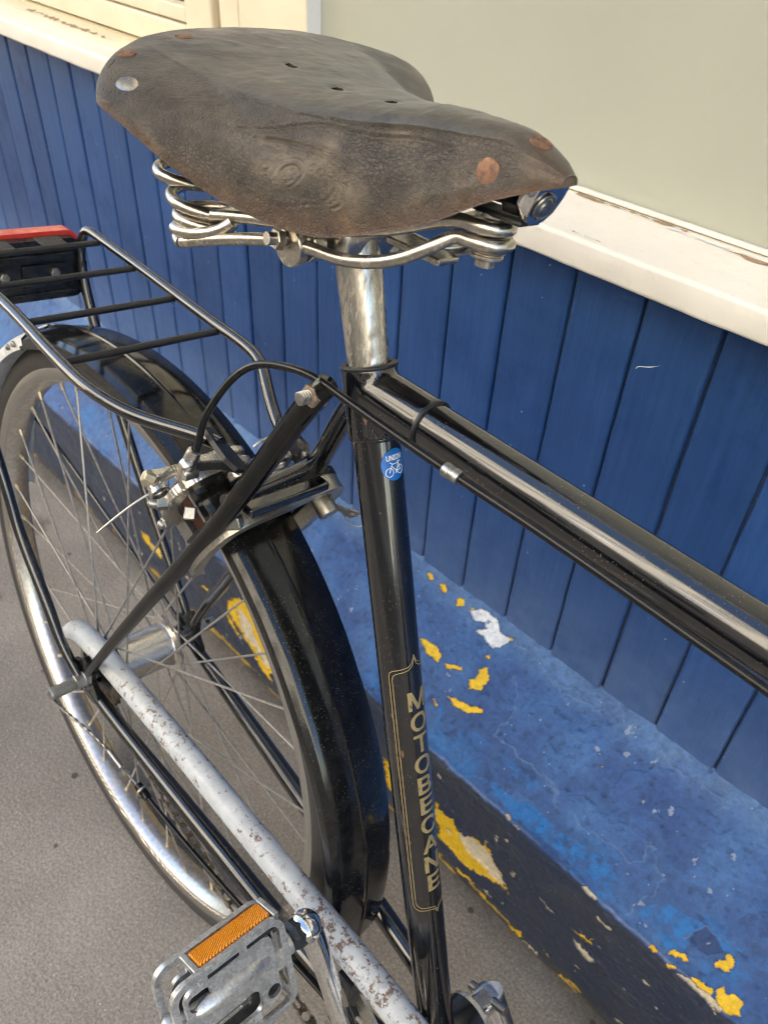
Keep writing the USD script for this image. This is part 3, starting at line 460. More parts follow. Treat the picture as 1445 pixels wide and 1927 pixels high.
# ---- casement on the left, with its stile, moulded bottom rails and glass
cs = obj('casement_stile', [rbox(-.371, -.3167, .4195, .455, .8225, 2.62, .003)], CREAM, shop)
obj('bottom_rail', [rbox(-1.9, -.3712, .4192, .455, .8228, .8535, .003), rbox(-1.9, -.3712, .4212, .455, .8550, .8725, .0025)], CREAM, cs)
xs_c = np.linspace(-1.9, -.31, 300)
cp = [(.4195, .8226), (.4235, .8212), (.4238, .818), (.4195, .8163), (.4125, .8155), (.4045, .8140), (.3985, .8128), (.3955, .8112), (.3955, .8095)]
obj('sill_moulding', ribbon(lambda i: np.array([[xs_c[i], y, z] for y, z in cp]), len(xs_c)), CREAM, cs, smooth=50)
xs, a, b = ragged(-.775, -.53, .4075, .4055, .0085, 12, 120)
cpy, cpz = np.array(cp)[::-1].T
obj('paint_chip', ribbon(lambda i: np.array([[xs[i], y, np.interp(y, cpy[:6], cpz[:6]) + .0006] for y in np.linspace(a[i], b[i], 4)]), len(xs)), BARE, cs, smooth=False)
obj('casement_glass', [box(-1.9, -.3712, .437, .440, .8726, 2.55)], GLASS, cs, smooth=False)
obj('casement_blind', [box(-1.9, -.3716, .4425, .4465, .8728, 2.549)], CURTAIN, cs, smooth=False)
obj('rough_gap', [box(-.3166, -.3016, .436, .46, .815, 2.62)], BARE, shop, smooth=False)
obj('wall_above', [box(-15, -1.9, .40, .9, .80, 2.62), box(-15, 15, .38, .9, 2.64, 11), box(3.2, 15, .40, .9, 0, 2.64), box(-15, -3.2, .40, .9, 0, .8)], SHOPWALL, shop, smooth=False)
obj('wall_core', [box(-14.9, 14.9, .60, .9, -.1, 2.62)], DARK, shop, smooth=False)
obj('roof', [extrude(Polygon([(.2, 11), (5, 12.6), (9, 11)]), 30, (0, 0, 0), (0, 1, 0), (0, 0, 1))], SLATE, shop, smooth=False)

# ---- the sunlit house across the street (seen mirrored in chrome and enamel)
far = thing('street_house', 'pale sunlit stone house across the street, mirrored in the bicycle enamel', 'building')
def facade():
    g = sbox(-26, 0, 26, 16.5)
    for i in range(-12, 13):
        for z0 in (.6, 4.0, 7.2, 10.2, 13.2): g = g.difference(sbox(i * 2.1 - .55, z0, i * 2.1 + .55, z0 + 2.1))
    return g
obj('wall', [extrude(facade(), .4, (0, -9.8, 0), (-1, 0, 0), (0, 0, 1))], STONE, far, smooth=False)
for i in range(-12, 13):
    for z0 in (.6, 4.0, 7.2, 10.2, 13.2):
        w = obj('window', [box(i * 2.1 - .55, i * 2.1 + .55, -9.98, -9.95, z0, z0 + 2.1)], PLASTIC, far, smooth=False)
obj('cornice', [box(-26, 26, -9.6, -9.3, 16.1, 16.5), box(-26, 26, -9.6, -9.45, 3.3, 3.5)], STONE, far, smooth=False)
obj('roof', [extrude(Polygon([(-9.6, 16.5), (-12, 18.5), (-16, 16.5)]), 52, (0, 0, 0), (0, 1, 0), (0, 0, 1))], SLATE, far, smooth=False)

# ================================================================ THE BICYCLE
# its own axes: X forward along the frame, Y to its left (the wall), Z up from the tyre contact; it leans on its stand
MB = np.array([[0.999801, 0.019721, 0.002875], [-0.01993, 0.98934, 0.144254], [0.0, -0.144283, 0.989536]])
BIKE_M = Gf.Matrix4d(*MB[:, 0], 0, *MB[:, 1], 0, *MB[:, 2], 0, 0, 0, 0, 1)
bike = thing('bicycle', 'old black roadster bicycle with brown leather saddle parked beside the blue wall', 'bicycle', matrix=BIKE_M)
V3 = lambda *a: np.array(a, float)
H = V3(0, 0, .345); BB = V3(.4726, 0, .2947); SA = 1.21504
U = V3(-math.cos(SA), 0, math.sin(SA)); FR = V3(math.sin(SA), 0, math.cos(SA)); YA = V3(0, 1, 0)
TT = V3(math.cos(.012), 0, -math.sin(.012)); J = BB + U * .5407
def pol(r_, deg, y=0.): a = math.radians(deg); return H + V3(r_ * math.cos(a), y, r_ * math.sin(a))

# ---------------- frame
st = obj('seat_tube', [rod(BB, BB + U * .545, .0144, 40)], BLACK, bike, smooth=60)
HT = J + TT * .545; HA_ = V3(-math.cos(math.radians(69)), 0, math.sin(math.radians(69))); HD = HT - HA_ * .135
tt = obj('top_tube', [rod(J, HT, .0139, 40)], BLACK, bike, smooth=60)
obj('down_tube', [rod(BB + V3(.005, 0, .01), HD + HA_ * .02, .0144, 32)], BLACK, bike, smooth=60)
def lug():
    M_ = manifold3d.Manifold
    def cyl(a, b, ra, rb=None, n=64):
        m = M_.cylinder(1, 1, 1, n); a, b = np.asarray(a, float), np.asarray(b, float); L = np.linalg.norm(b - a)
        A, B, D = frame_of(b - a); m = M_.cylinder(L, ra, ra if rb is None else rb, n)
        return m.transform(np.c_[A, B, D, a])
    out = cyl(BB + U * .512, BB + U * .5545, .01655) + cyl(J, J + TT * .050, .0156, .0152) + cyl(BB + U * .519 , J + TT * .030, .0125, .011)
    m = cat([out.refine_to_length(.0022)])
    m.merge_vertices(); trimesh.smoothing.filter_taubin(m, iterations=14); return m
lg = obj('seat_lug', lug(), BLACK, bike, smooth=True)
obj('lug_lip', [lathe([(.0132, .0002), (.0160, -.002), (.0170, -.0010), (.0172, .0002), (.0166, .0009), (.0132, .0008)], BB + U * .5545, U, 48)], BLACK_MATT, lg, smooth=60)
obj('lug_edge', [lathe([(.0147, -.0012), (.0154, -.0010), (.0157, .0004), (.0154, .0010), (.0136, .0012)], J + TT * .0495, TT, 48)], BLACK_MATT, lg, smooth=60)
obj('lug_edge', [lathe([(.0160, .0008), (.01675, .0008), (.0168, 0), (.0162, -.0010), (.0143, -.0012)], BB + U * .5125, U, 48)], BLACK, lg, smooth=60)
sp_ = obj('seat_post', [tube([BB + U * .50, BB + U * .556, BB + U * .60, BB + U * .682], np.array([.0121, .0122, .0130, .0130]), 48)], CHROME_POST, bike, smooth=60)
obj('post_clamp', [tube([BB + U * .645, BB + U * .668], .0150, 32), rbox(.272, .312, .006, .022, .882, .886, .001)], CHROME_OLD, sp_)
# lettering and sticker wrapped on the seat tube (az 90 = front of the tube, grows to the bike's left)
def wrap(m, t0, az0, rad=.01455, base=None, size=.0018):
    base = BB if base is None else base
    v, f = trimesh.remesh.subdivide_to_size(m.vertices, m.faces, size, max_iter=12)
    az = math.radians(az0) + v[:, 0] / rad; rr = rad + v[:, 2]
    return tm(base + (t0 + v[:, 1])[:, None] * U + rr[:, None] * (np.cos(az)[:, None] * V3(0, -1, 0) + np.sin(az)[:, None] * FR), f)
def flat(poly, depth=.00012):
    return cat([trimesh.creation.extrude_polygon(g, depth, engine='earcut') for g in getattr(poly, 'geoms', [poly]) if g.area > 1e-9])
letters = []
t_top, t_bot = .343, .1735; step = (t_top - t_bot) / 10
for i, ch in enumerate('MOTOBECANE'):
    m = meshkit.text_mesh(ch, .0134, .00012, bold=True); w = m.bounds[1, 0] - m.bounds[0, 0]
    tw = {'M': .0150, 'O': .0140, 'T': .0122, 'B': .0125, 'E': .0118, 'C': .0136, 'A': .0142, 'N': .0140}[ch]
    m.apply_translation([-m.bounds[0, 0] - w / 2, -m.bounds[0, 1], 0]); m.apply_scale([tw / w, 1, 1])
    m.apply_scale([1, .0142 / (m.bounds[1, 1] - m.bounds[0, 1]), 1])
    letters.append(wrap(m, t_top - (i + 1) * step + .0012, 90))
obj('gold_lettering', letters, GOLD, st, smooth=False)
def border(inset):
    w, lo, hi = .0185 - inset, .158 + inset, .3625 - inset
    pts = [(-w, lo + .005)] + [(-w, hi - .008)] + [(-w + .0008, hi - .005), (-w + .003, hi - .0035), (-.005, hi - .002), (-.0018, hi + .0005), (0, hi + .0055), (.0018, hi + .0005), (.005, hi - .002), (w - .003, hi - .0035), (w - .0008, hi - .005), (w, hi - .008), (w, lo + .005),
           (w - .0012, lo + .0022), (w - .004, lo + .0002), (.006, lo), (.002, lo - .001), (0, lo - .005), (-.002, lo - .001), (-.006, lo), (-w + .004, lo + .0002), (-w + .0012, lo + .0022), (-w, lo + .005)]
    return LineString(pts).buffer(.00028, cap_style=2)
obj('gold_outline', [wrap(flat(border(0)), 0, 90), wrap(flat(border(.0022)), 0, 90)], GOLD, st, smooth=False)
t_s = .4965
stk = obj('union_sticker', [wrap(flat(affinity.scale(Point(0, 0).buffer(.0098, 32), .92, 1.0), .00015), t_s, 88)], STICK, st, smooth=60)
tx = meshkit.text_mesh('UNION', .0031, .0001, bold=True); tx.apply_translation([-(tx.bounds[0, 0] + tx.bounds[1, 0]) / 2, .0028, 0]); tx.apply_scale([.80, 1, 1])
def ring(x, y, r_, w=.00042): return Point(x, y).buffer(r_ + w / 2, 24).difference(Point(x, y).buffer(r_ - w / 2, 24))
def seg(*p, w=.00046): return LineString(p).buffer(w / 2)
picto = shapely.union_all([ring(-.0041, -.0036, .0026), ring(.0041, -.0030, .0026), seg((-.0041, -.0036), (-.0022, .0012), (.0026, .0014), (.0009, -.0032), (-.0026, .0002)), seg((.0026, .0014), (.0041, -.0030), (.0009, -.0032)),
    seg((-.0022, .0012), (-.0026, .0021), (-.0036, .0024)), seg((.0027, .0014), (.0030, .0021)), seg((.0018, .0022), (.0042, .0022), w=.0007), Point(.0009, -.0032).buffer(.0009), seg((.0009, -.0032), (.0003, -.0046)), seg((.0009, -.0032), (.0016, -.0018), w=.0007)])
obj('sticker_print', [wrap(tx, t_s, 88, .01472, size=.0008), wrap(flat(affinity.translate(picto, 0, -.0008), .0001), t_s, 88, .01472, size=.0008)], WHITE, stk, smooth=False)
def flake(t0, az, w, h, seed):
    r_ = np.random.default_rng(seed); a = np.linspace(0, 2 * np.pi, 22)[:-1]; k = 1 + r_.normal(0, .22, 21)
    return wrap(flat(Polygon(np.c_[np.cos(a) * w * k, np.sin(a) * h * k]).buffer(0), .00008), t0, az, .01447, size=.001)
for t0, az, w, h, sd in ((.295, 33, .0009, .0030, 1), (.3245, 14, .0007, .0016, 2), (.468, 40, .0004, .0008, 3), (.22, 30, .0004, .0009, 4), (.10, 70, .0004, .0007, 5)):
    obj('paint_chip', [flake(t0, az, w, h, sd)], COPPER, st, smooth=False)
m = flake(.527, 30, .0011, .0033, 6); m.vertices += (m.vertices - (BB + ((m.vertices - BB) @ U)[:, None] * U)) * .148
obj('paint_chip', [m], COPPER, lg, smooth=False)

obj('bottom_bracket', [rod(BB - YA * .036, BB + YA * .036, .0205, 40)], BLACK, bike, smooth=60)
# chainstays and seatstays
for s in (-1, 1):
    P = [H + V3(.012, s * .060, -.008), H + V3(.09, s * .056, -.018), H + V3(.25, s * .046, -.036), BB + V3(-.06, s * .034, -.002), BB + V3(-.012, s * .026, 0)]
    obj('chainstay', [tube(P, np.array([.0062, .0078, .0095, .0098, .0098]), 18, 6)], BLACK, bike, smooth=60)
near = [V3(.2768, -.0270, .8068), V3(.2715, -.0290, .7985), V3(.2640, -.0300, .7868), V3(.2566, -.0310, .7745), V3(.2128, -.0440, .6864), V3(.1387, -.0550, .5659), V3(.0268, -.062, .3898), V3(.012, -.062, .366)]
obj('seatstay', [tube(near, np.array([.0072, .0080, .0078, .0068, .0063, .0060, .0054, .0054]), 18, 6)], BLACK_STAY, bike, smooth=60)
far_ = [V3(.2790, .014, .8010), V3(.2640, .016, .7850), V3(.2448, .022, .7609), V3(.2088, .034, .6958), V3(.1387, .049, .5850), V3(.0928, .054, .5082), V3(.0268, .062, .4000), V3(.012, .062, .366)]
obj('seatstay', [tube(far_, np.array([.008, .0082, .0078, .0074, .007, .0066, .0058, .0058]), 18, 6)], BLACK, bike, smooth=60)
for s in (-1, 1):
    g = Polygon([(-.020, -.010), (-.012, -.017), (.018, -.016), (.028, -.010), (.026, -.001), (.016, .012), (.018, .030), (.006, .034), (-.004, .020), (-.019, .012)]).buffer(.003).difference(sbox(-.05, -.0048, .004, .0048))
    obj('dropout', [extrude(g, .005, H + V3(0, s * .0615, 0), (1, 0, 0), (0, 0, 1))], BLACK_DUSTY, bike)
# stay bridge plates
obj('stay_bridge', [rod(V3(.208, -.044, .688), V3(.204, .036, .692), .0070, 20)], BLACK, bike, smooth=60)
# seat bolt through the stay eyes
sb = obj('seat_bolt', [nut(.0120, -.006, .0010, near[1] + V3(0, -.0065, 0), V3(0, -1, 0)), disc(.0078, -.008, -.0055, near[1] + V3(0, -.0060, 0), V3(0, -1, 0))], RUST, bike, smooth=30)
def thread(c, ax, r_, L, pitch=.0011):
    n = int(L / pitch * 4); pr = [(r_ - .0007 * (k % 4 > 1), L * k / n) for k in range(n + 1)] + [(r_ * .8, L + .0004), (1e-5, L + .0005)]
    return lathe(pr, c, ax, 24)
obj('bolt_thread', [thread(near[1] + V3(0, -.007, 0), V3(0, -1, 0), .0041, .0072, .0017)], ZINC, sb, smooth=30)

# ---------------- rear wheel
def wheel_mesh(C):
    tyre, rim = [], []
    a = np.linspace(0, 2 * np.pi, 181)[:-1]
    # tyre section (r, y), tread blocks kept as a fine relief
    ph = np.linspace(-2.35, 2.35, 29); R0, rw = .3255, .0185
    sec = np.c_[R0 + rw * np.cos(ph) * 1.02, rw * .98 * np.sin(ph)]
    a2 = np.linspace(0, 2 * np.pi, 721)[:-1]
    def row(i):
        t = a2[i % 720]; k = (np.abs(ph) < 1.0) & (np.abs(ph) > .28); groove = ((i // 2) % 4 == 0)
        rr = sec[:, 0] - (k * groove * .0011) - ((np.abs(np.abs(ph) - .28) < .06) * .0009) - ((np.abs(np.abs(ph) - 1.05) < .07) * .0006)
        return C + np.c_[rr * np.cos(t), sec[:, 1], rr * np.sin(t)]
    tyre = ribbon(row, 721)
    rs = [(.3030, -.0095), (.3012, -.004), (.3008, 0), (.3012, .004), (.3030, .0095), (.3050, .0135)]
    side = [(.3050, .0135), (.3072, .0158), (.3170, .0166), (.3184, .0160), (.3184, .0150), (.3100, .0140)]
    def rw_(sec): return ribbon(lambda i: C + np.array([[q * math.cos(a[i % 180]), y, q * math.sin(a[i % 180])] for q, y in sec]), 181)
    rim = rw_([(.3050, -.0135)] + rs); k1 = rw_(side); k2 = rw_([(q, -y) for q, y in side])
    return tyre, rim, cat([k1, k2])
def build_wheel(C, names=('rear', ), detail=True):
    ty, rm, kn = wheel_mesh(C)
    obj('tyre', [ty], RUBBER, bike, smooth=50)
    R_ = obj('rim', [rm], RIM, bike, smooth=50); obj('rim_sidewall', [kn], KNURL, R_, smooth=50)
    return R_
rim_ = build_wheel(H)
FL = {-1: (-.030, .0300), 1: (.034, .0300)}
for k in range(36):
    s = -1 if k % 2 else 1; rim_a = k * 10.0 + 0.3; d = 1 if (k // 2) % 2 else -1
    y, fr = FL[s]; hub_a = rim_a + d * 62
    p0 = pol(fr, hub_a, y + s * .001 * d); p1 = pol(.3015, rim_a, s * .0022)
    obj('spoke', [rod(p0, p1, .00115, 6)], SPOKE, rim_)
    q = unit(p0 - p1); obj('nipple', [tube([p1 + q * .0002, p1 + q * .0040, p1 + q * .0090], np.array([.0026, .0021, .0019]), 8)], BRASS, rim_)
hub = obj('hub', [lathe([(.0225, -.029), (.0300, -.0305), (.0330, -.0300), (.0330, -.0275), (.0270, -.0265), (.0248, -.024), (.0246, .027), (.0262, .0300), (.0330, .0325), (.0330, .0350), (.0290, .0360), (.0180, .0375), (.0140, .047), (.010, .05)], H, YA, 48)], ALU_BRAKE, bike, smooth=35)
obj('axle', [rod(H - YA * .084, H + YA * .082, .0048, 16)], ZINC, hub)
obj('axle_nut', [nut(.0155, .0645, .0735, H, V3(0, -1, 0)), disc(.0105, .0635, .0648, H, V3(0, -1, 0))], ZINC, hub)
obj('axle_nut', [nut(.0155, .0645, .0735, H, YA), disc(.0105, .0635, .0648, H, YA)], ZINC, hub)
obj('indicator_sleeve', [lathe([(.0055, .0735), (.0066, .075), (.0066, .098), (.0058, .100), (.003, .1005), (1e-5, .1005)], H, V3(0, -1, 0), 20)], ZINC, hub)
obj('indicator_sleeve', [lathe([(.0055, .0735), (.0066, .075), (.0066, .094), (.0058, .096), (.003, .0965), (1e-5, .0965)], H, YA, 20), ], ZINC, hub)
obj('sleeve_window', [disc(.0030, .0058, .0069, H + YA * .086, V3(.25, -.1, .95), 14, .0003)], PLASTIC, hub)
obj('sprocket', [extrude(Polygon([( (.0385 if k % 2 else .0345) * math.cos(k * np.pi / 19), (.0385 if k % 2 else .0345) * math.sin(k * np.pi / 19)) for k in range(38)]).buffer(.0008), .003, H - YA * .043, (1, 0, 0), (0, 0, 1))], CHAIN, hub, smooth=False)
obj('dust_cap', [lathe([(.030, -.032), (.0290, -.040), (.020, -.046), (.010, -.050)], H, YA, 32)], PLASTIC, hub)

# ---------------- mudguard
def guard_section(i, n, a0, a1):
    a = a0 + (a1 - a0) * i / (n - 1); off = np.interp(a, [-6, 10, 35, 57, 75, 90, 130, 220], [.019, .0125, .0018, 0, -.001, -.001, .004, .008])
    sec = [(.3350, -.0298), (.3385, -.0306), (.3445, -.0298), (.3470, -.0262), (.3484, -.0240), (.3500, -.0190), (.3518, -.0060), (.3522, -.0020), (.3538, -.0012), (.3541, .0002), (.3538, .0016), (.3525, .0026), (.3518, .010), (.3505, .0190), (.3480, .0280), (.3440, .0350), (.3395, .0370), (.3350, .0368)]
    t = math.radians(a); return H + np.array([[(r_ + off) * math.cos(t), y + .0015, (r_ + off) * math.sin(t)] for r_, y in sec])
mg = obj('mudguard', [ribbon(lambda i: guard_section(i, 150, -6, 119), 150)], BLACK_DUSTY, bike, smooth=22, label='black ridged rear mudguard')
def tail(i):
    p = guard_section(i, 60, 117.5, 178); d = p - H; d[:, 1] = 0; d /= np.linalg.norm(d, axis=1)[:, None]; return p + d * .0016
tl = obj('mudguard_tail', [ribbon(tail, 60)], WHITE_TAIL, mg, smooth=35, label='white painted tail of the mudguard')
for a, y in ((120.5, -.030), (123.5, -.030), (120.8, -.012), (120.8, .014), (122, .032)):
    p = pol(.3575 if abs(y) < .02 else .3455, a, y * 1.04); nrm = unit(p - H) if abs(y) < .02 else V3(.1, np.sign(y), .1)
    obj('rivet', [lathe([(.0032, -.001), (.0030, .0009), (.0018, .0016), (1e-5, .0018)], p, nrm, 12)], ZINC, tl)
for s, yy in ((1, .052), ):
    for a in (158, ):
        P = [H + V3(-.008, s * .058, .006 - (a > 180) * .004), pol(.12, a, s * .054), pol(.30, a, s * .042), pol(.346, a, s * .036)]
        obj('mudguard_stay', [tube(P, .0026, 10, 4)], BLACK, mg, smooth=60)

# ---------------- luggage rack
ZR = .725
railN = [V3(-.2330, -.0712, .690), V3(-.2350, -.0690, .711), V3(-.2290, -.0672, .7235), V3(-.2100, -.0668, ZR), V3(-.095, -.0675, ZR), V3(.0, -.0735, ZR), V3(.072, -.0775, ZR), V3(.100, -.0755, ZR), V3(.128, -.067, .7235), V3(.165, -.051, .7255), V3(.194, -.0405, .7270)]
railF = [V3(-.2420, .0752, .690), V3(-.2445, .0775, .7100), V3(-.2390, .0805, .7240), V3(-.2200, .0815, .7262), V3(-.150, .0795, ZR), V3(-.0835, .076, ZR), V3(.015, .0702, ZR), V3(.075, .067, ZR), V3(.098, .0625, ZR - .003), V3(.117, .0545, .7145), V3(.142, .0455, .7010), V3(.166, .0375, .698)]
rack = obj('luggage_rack', [tube(railN, .0050, 16, 5)], BLACK, bike, smooth=60, label='near rail of the black tubular luggage rack')
obj('rack_rail', [tube(railF, .0050, 16, 5)], BLACK, rack, smooth=60)
for x in (.0292, -.0486, -.129, -.2065):
    yn = np.interp(x, [-.24, -.095, 0, .072], [-.066, -.0675, -.0735, -.0775]); yf = np.interp(x, [-.225, -.0835, .015], [.0805, .076, .0702])
    obj('rack_rung', [rod(V3(x + .002, yn, ZR - .0035), V3(x - .002, yf, ZR - .0035), .0031, 12)], BLACK_MATT, rack, smooth=60)
tb = obj('rack_tab', [extrude(Polygon([(-.010, -.005), (.002, -.0075), (.020, -.0095), (.0265, -.004), (.0265, .005), (.018, .0095), (.002, .0075), (-.010, .005)]).buffer(.001), .0035, V3(.1900, -.0412, .7280), unit(V3(.85, .10, -.38)), unit(V3(.25, -.75, .45)))], BLACK_MATT, rack)
obj('tab_bolt', [lathe([(.0062, 0), (.0062, .0012), (.0045, .0018), (.0030, .0004), (1e-5, .0003)], V3(.2040, -.0405, .7225), unit(np.cross(unit(V3(.85, .10, -.38)), unit(V3(.25, -.75, .45)))) * np.sign(np.cross(V3(.85, .10, -.38), V3(.25, -.75, .45))[2]), 20)], BLACK_MATT, tb)
obj('rack_tab', [extrude(Polygon([(-.012, -.007), (.030, -.009), (.036, 0), (.030, .009), (-.012, .007)]).buffer(.001), .0035, V3(.166, .0370, .6995), unit(V3(.95, -.15, -.1)), (0, .2, 1))], BLACK, rack)
for s, P in ((-1, [V3(-.2332, -.0712, .692), V3(-.213, -.0713, .660), V3(-.1318, -.0715, .5233), V3(-.1069, -.0715, .4726), V3(-.0571, -.0715, .4150), V3(-.030, -.071, .378), V3(-.006, -.0675, .352), V3(.004, -.066, .338)]),
             (1, [V3(-.2422, .0752, .692), V3(-.2300, .0745, .6542), V3(-.1623, .0745, .5372), V3(-.086, .0745, .429), V3(-.03, .072, .366), V3(-.004, .067, .344)])):
    obj('rack_leg', [tube(P, np.interp(np.arange(len(P)), [0, len(P) - 3, len(P) - 1], [.0056, .0058, .0046]), 16, 5)], BLACK, rack, smooth=60)
# rear light bracket: black plastic housing with the red lens behind it
def slab(y0, y1, z0, z1, x0, x1, r_): return rbox(x0, x1, y0, y1, z0, z1, r_, 12)
def lamp(y0, y1, z0, z1, x, th): return extrude(sbox(y0, z0, y1, z1).buffer(-.012).buffer(.012), th, V3(x, 0, 0), (0, 1, 0), (0, 0, 1))
pl = obj('rear_light', [lamp(-.070, .078, .6525, .7160, -.252, .012)], PLASTIC, rack)
for a_ in ((-.070, .066, .696, .703, -.2475, -.240), (-.052, -.014, .668, .690, -.2475, -.2435), (.012, .058, .668, .692, -.2475, -.2425), (-.07, .070, .658, .662, -.2475, -.243)): obj('moulded_rib', [slab(*a_, .001)], PLASTIC, pl)
obj('lens', [lamp(-.072, .080, .6515, .7205, -.266, .016)], RED, pl)
for y in (-.008, .0445): obj('light_bolt', [nut(.0088, 0, .009, V3(-.246, y, .6830), V3(1, 0, .1)), rod(V3(-.237, y, .6839), V3(-.234, y, .6842), .0026)], ZINC, pl)
for y in (-.026, .028): obj('light_bracket', [slab(y, y + .026, .7165, .7185, -.249, -.212, .0008)], BLACK_MATT, pl)

# ---------------- rear brake, in the plane at 64 degrees round the hub
TH = math.radians(64); ER = V3(math.cos(TH), 0, math.sin(TH)); ET = V3(-math.sin(TH), 0, math.cos(TH))
def BP(y, r_, e=0.): return H + V3(0, y, 0) + ER * r_ + ET * e
def plate(pts, w, e, th=.0075): 
    P = smooth_path(np.array(pts), 8); g = LineString(P).buffer(w) if np.isscalar(w) else shapely.union_all([Point(*p).buffer(q) for p, q in zip(P, np.interp(np.linspace(0, 1, len(P)), np.linspace(0, 1, len(w)), w))] + [LineString(P).buffer(min(w) * .95)])
    g = g.simplify(.00005); return cat([extrude(g.buffer(-i_ * .0004), th - q_, BP(0, 0, e), YA, ER) for i_, q_ in ((0, .0018), (1, .0010), (2, .0004), (4, 0))])
brk = obj('rear_brake', [plate([(.004, .366), (-.018, .368), (-.040, .360), (-.049, .340), (-.044, .322), (-.034, .311)], [.0095, .0085, .0072, .0066, .006, .0068], .004), plate([(.002, .370), (-.022, .374), (-.048, .372), (-.069, .3735)], [.0085, .007, .0055, .0068], .0125, .006)], ALU_BRAKE, bike, smooth=30, label='silver side-pull rear brake between the seat stays')
obj('brake_arm', [plate([(-.002, .368), (.020, .372), (.042, .362), (.052, .340), (.046, .322), (.034, .311)], [.0095, .0085, .0072, .0066, .006, .0068], -.004), plate([(.004, .372), (-.012, .388), (-.036, .402), (-.058, .408)], [.0085, .0065, .0055, .007], -.0045, .007)], ALU_BRAKE, brk, smooth=30)
obj('brake_arm', [plate([(.020, .376), (.030, .386), (.026, .392), (.014, .384)], .0035, -.012, .006)], ALU_BRAKE, brk, smooth=30)
obj('pivot_bolt', [rod(BP(0, .368, -.024), BP(0, .368, .022), .0045), nut(.0120, .009, .015, BP(0, .368, 0), ET, .005), disc(.0088, .0075, .0092, BP(0, .368, 0), ET)], ZINC, brk, smooth=30)
obj('brake_spring', [tube([BP(-.014, .380, .009), BP(-.030, .384, .010), BP(-.044, .368, .010), BP(-.047, .350, .010)], .0012, 8, 6), tube([BP(.014, .380, .009), BP(.030, .384, .010), BP(.044, .368, .010), BP(.047, .350, .010)], .0012, 8, 6)], CHROME_OLD, brk)
for s in (-1, 1):
    pad = obj('brake_shoe', [extrude(sbox(-.021, -.0055, .021, .0055).buffer(.0015), .010, BP(s * .0265, .311, .0), ET, ER)], RUBBER_PAD, brk)
    obj('shoe_holder', [extrude(sbox(-.024, -.0075, .024, .0075).buffer(.001), .004, BP(s * .0335, .311, .0), ET, ER)], ZINC, pad)
    obj('shoe_nut', [nut(.0092, .0, .006, BP(s * .043, .311, .003), V3(0, s, 0), .004), rod(BP(s * .034, .311, .003), BP(s * .046, .311, .003), .003)], ZINC, pad)
pn = obj('cable_pinch', [lathe([(.0066, -.006), (.0076, -.0055), (.0076, -.0025), (.0060, -.0020), (.0058, .003), (.0074, .0035), (.0074, .006), (.003, .0064), (1e-5, .0064)], BP(-.069, .3735, .004), ET, 28)], ALU_BRAKE, brk, smooth=30)
obj('pinch_nut', [nut(.0080, 0, .008, BP(-.072, .381, .006), unit(V3(-.35, -.75, .55))), rod(BP(-.069, .3735, .004), BP(-.072, .381, .006), .003)], BRASS, pn, smooth=30)
obj('acorn_nut', [nut(.0098, -.004, .004, BP(-.0565, .343, .006), unit(V3(-.25, -1, .08)), .0065), disc(.0072, -.0065, -.004, BP(-.0565, .343, .006), unit(V3(-.25, -1, .08))), rod(BP(-.0565, .343, .006), BP(-.046, .345, .004), .003)], ZINC, brk, smooth=30)
obj('square_nut', [rbox(-.0045, .0045, -.0045, .0045, -.005, .005, .001).apply_transform(np.r_[np.c_[np.c_[unit(V3(.6, -.5, .6)), unit(V3(.64, .77, 0)), unit(np.cross(V3(.6, -.5, .6), V3(.64, .77, 0)))], BP(-.036, .334, -.006)], [[0, 0, 0, 1]]])], ZINC, brk, smooth=20)
# cable: barrel adjuster, sleeve, clip on the top tube, bare wire to the pinch bolt
bdir = unit(V3(.237, .25, .93)); bar0 = BP(-.058, .4085, -.004)
bar = obj('barrel_adjuster', [lathe([(.0030, -.012), (.0034, -.004), (.0056, -.0035), (.0056, .0015), (.0050, .002), (.0050, .0105), (.0046, .0125), (.0028, .013)], bar0, bdir, 24), rbox(-.006, .006, -.0055, .0055, -.009, -.0035, .001).apply_translation(bar0)], ALU_BRAKE, brk, smooth=30)
sleeve = [bar0 + bdir * .008, bar0 + bdir * .02, V3(.1885, -.0510, .7430), V3(.1985, -.0430, .7710), V3(.2190, -.0370, .7945), V3(.2440, -.0325, .8040), V3(.2680, -.0310, .8078), V3(.2930, -.0290, .8058), V3(.3200, -.0275, .8035), V3(.3738, -.0255, .8008), V3(.4232, -.0225, .7985), V3(.5460, -.0215, .7940), V3(.70, -.022, .793), V3(.80, -.03, .82), V3(.84, -.07, .90)]
cb = obj('brake_cable', [tube(sleeve, np.interp(np.arange(len(sleeve)), [0, 8.9, 9.05, 20], [.0025, .0025, .00215, .00215]), 12, 8)], CABLE, bike, smooth=60, label='black brake cable sleeve curving from the rear brake along the top tube')
k0 = V3(.3738, -.0255, .8008); kd = unit(V3(.0494, .003, -.0023))
obj('cable_clip', [lathe([(.0023, -.0054), (.0037, -.0052), (.0040, -.0047), (.0040, -.0012), (.0037, -.0009), (.0037, .0009), (.0040, .0012), (.0040, .0047), (.0037, .0052), (.0023, .0054)], k0, kd, 28)], ZINC, cb, smooth=30)
obj('cable_wire', [tube([bar0 - bdir * .010, BP(-.064, .392, 0), BP(-.069, .3735, .002)], .0009, 8, 4), tube([BP(-.069, .3735, .002), BP(-.082, .366, .002), BP(-.1088, .341, .0)], .0009, 8, 4)], ZINC, cb)
obj('cable_wire', [rod(bar0 + V3(-.014, -.006, -.010), bar0 + V3(-.030, -.012, -.032), .0011, 8)], ZINC, cb)

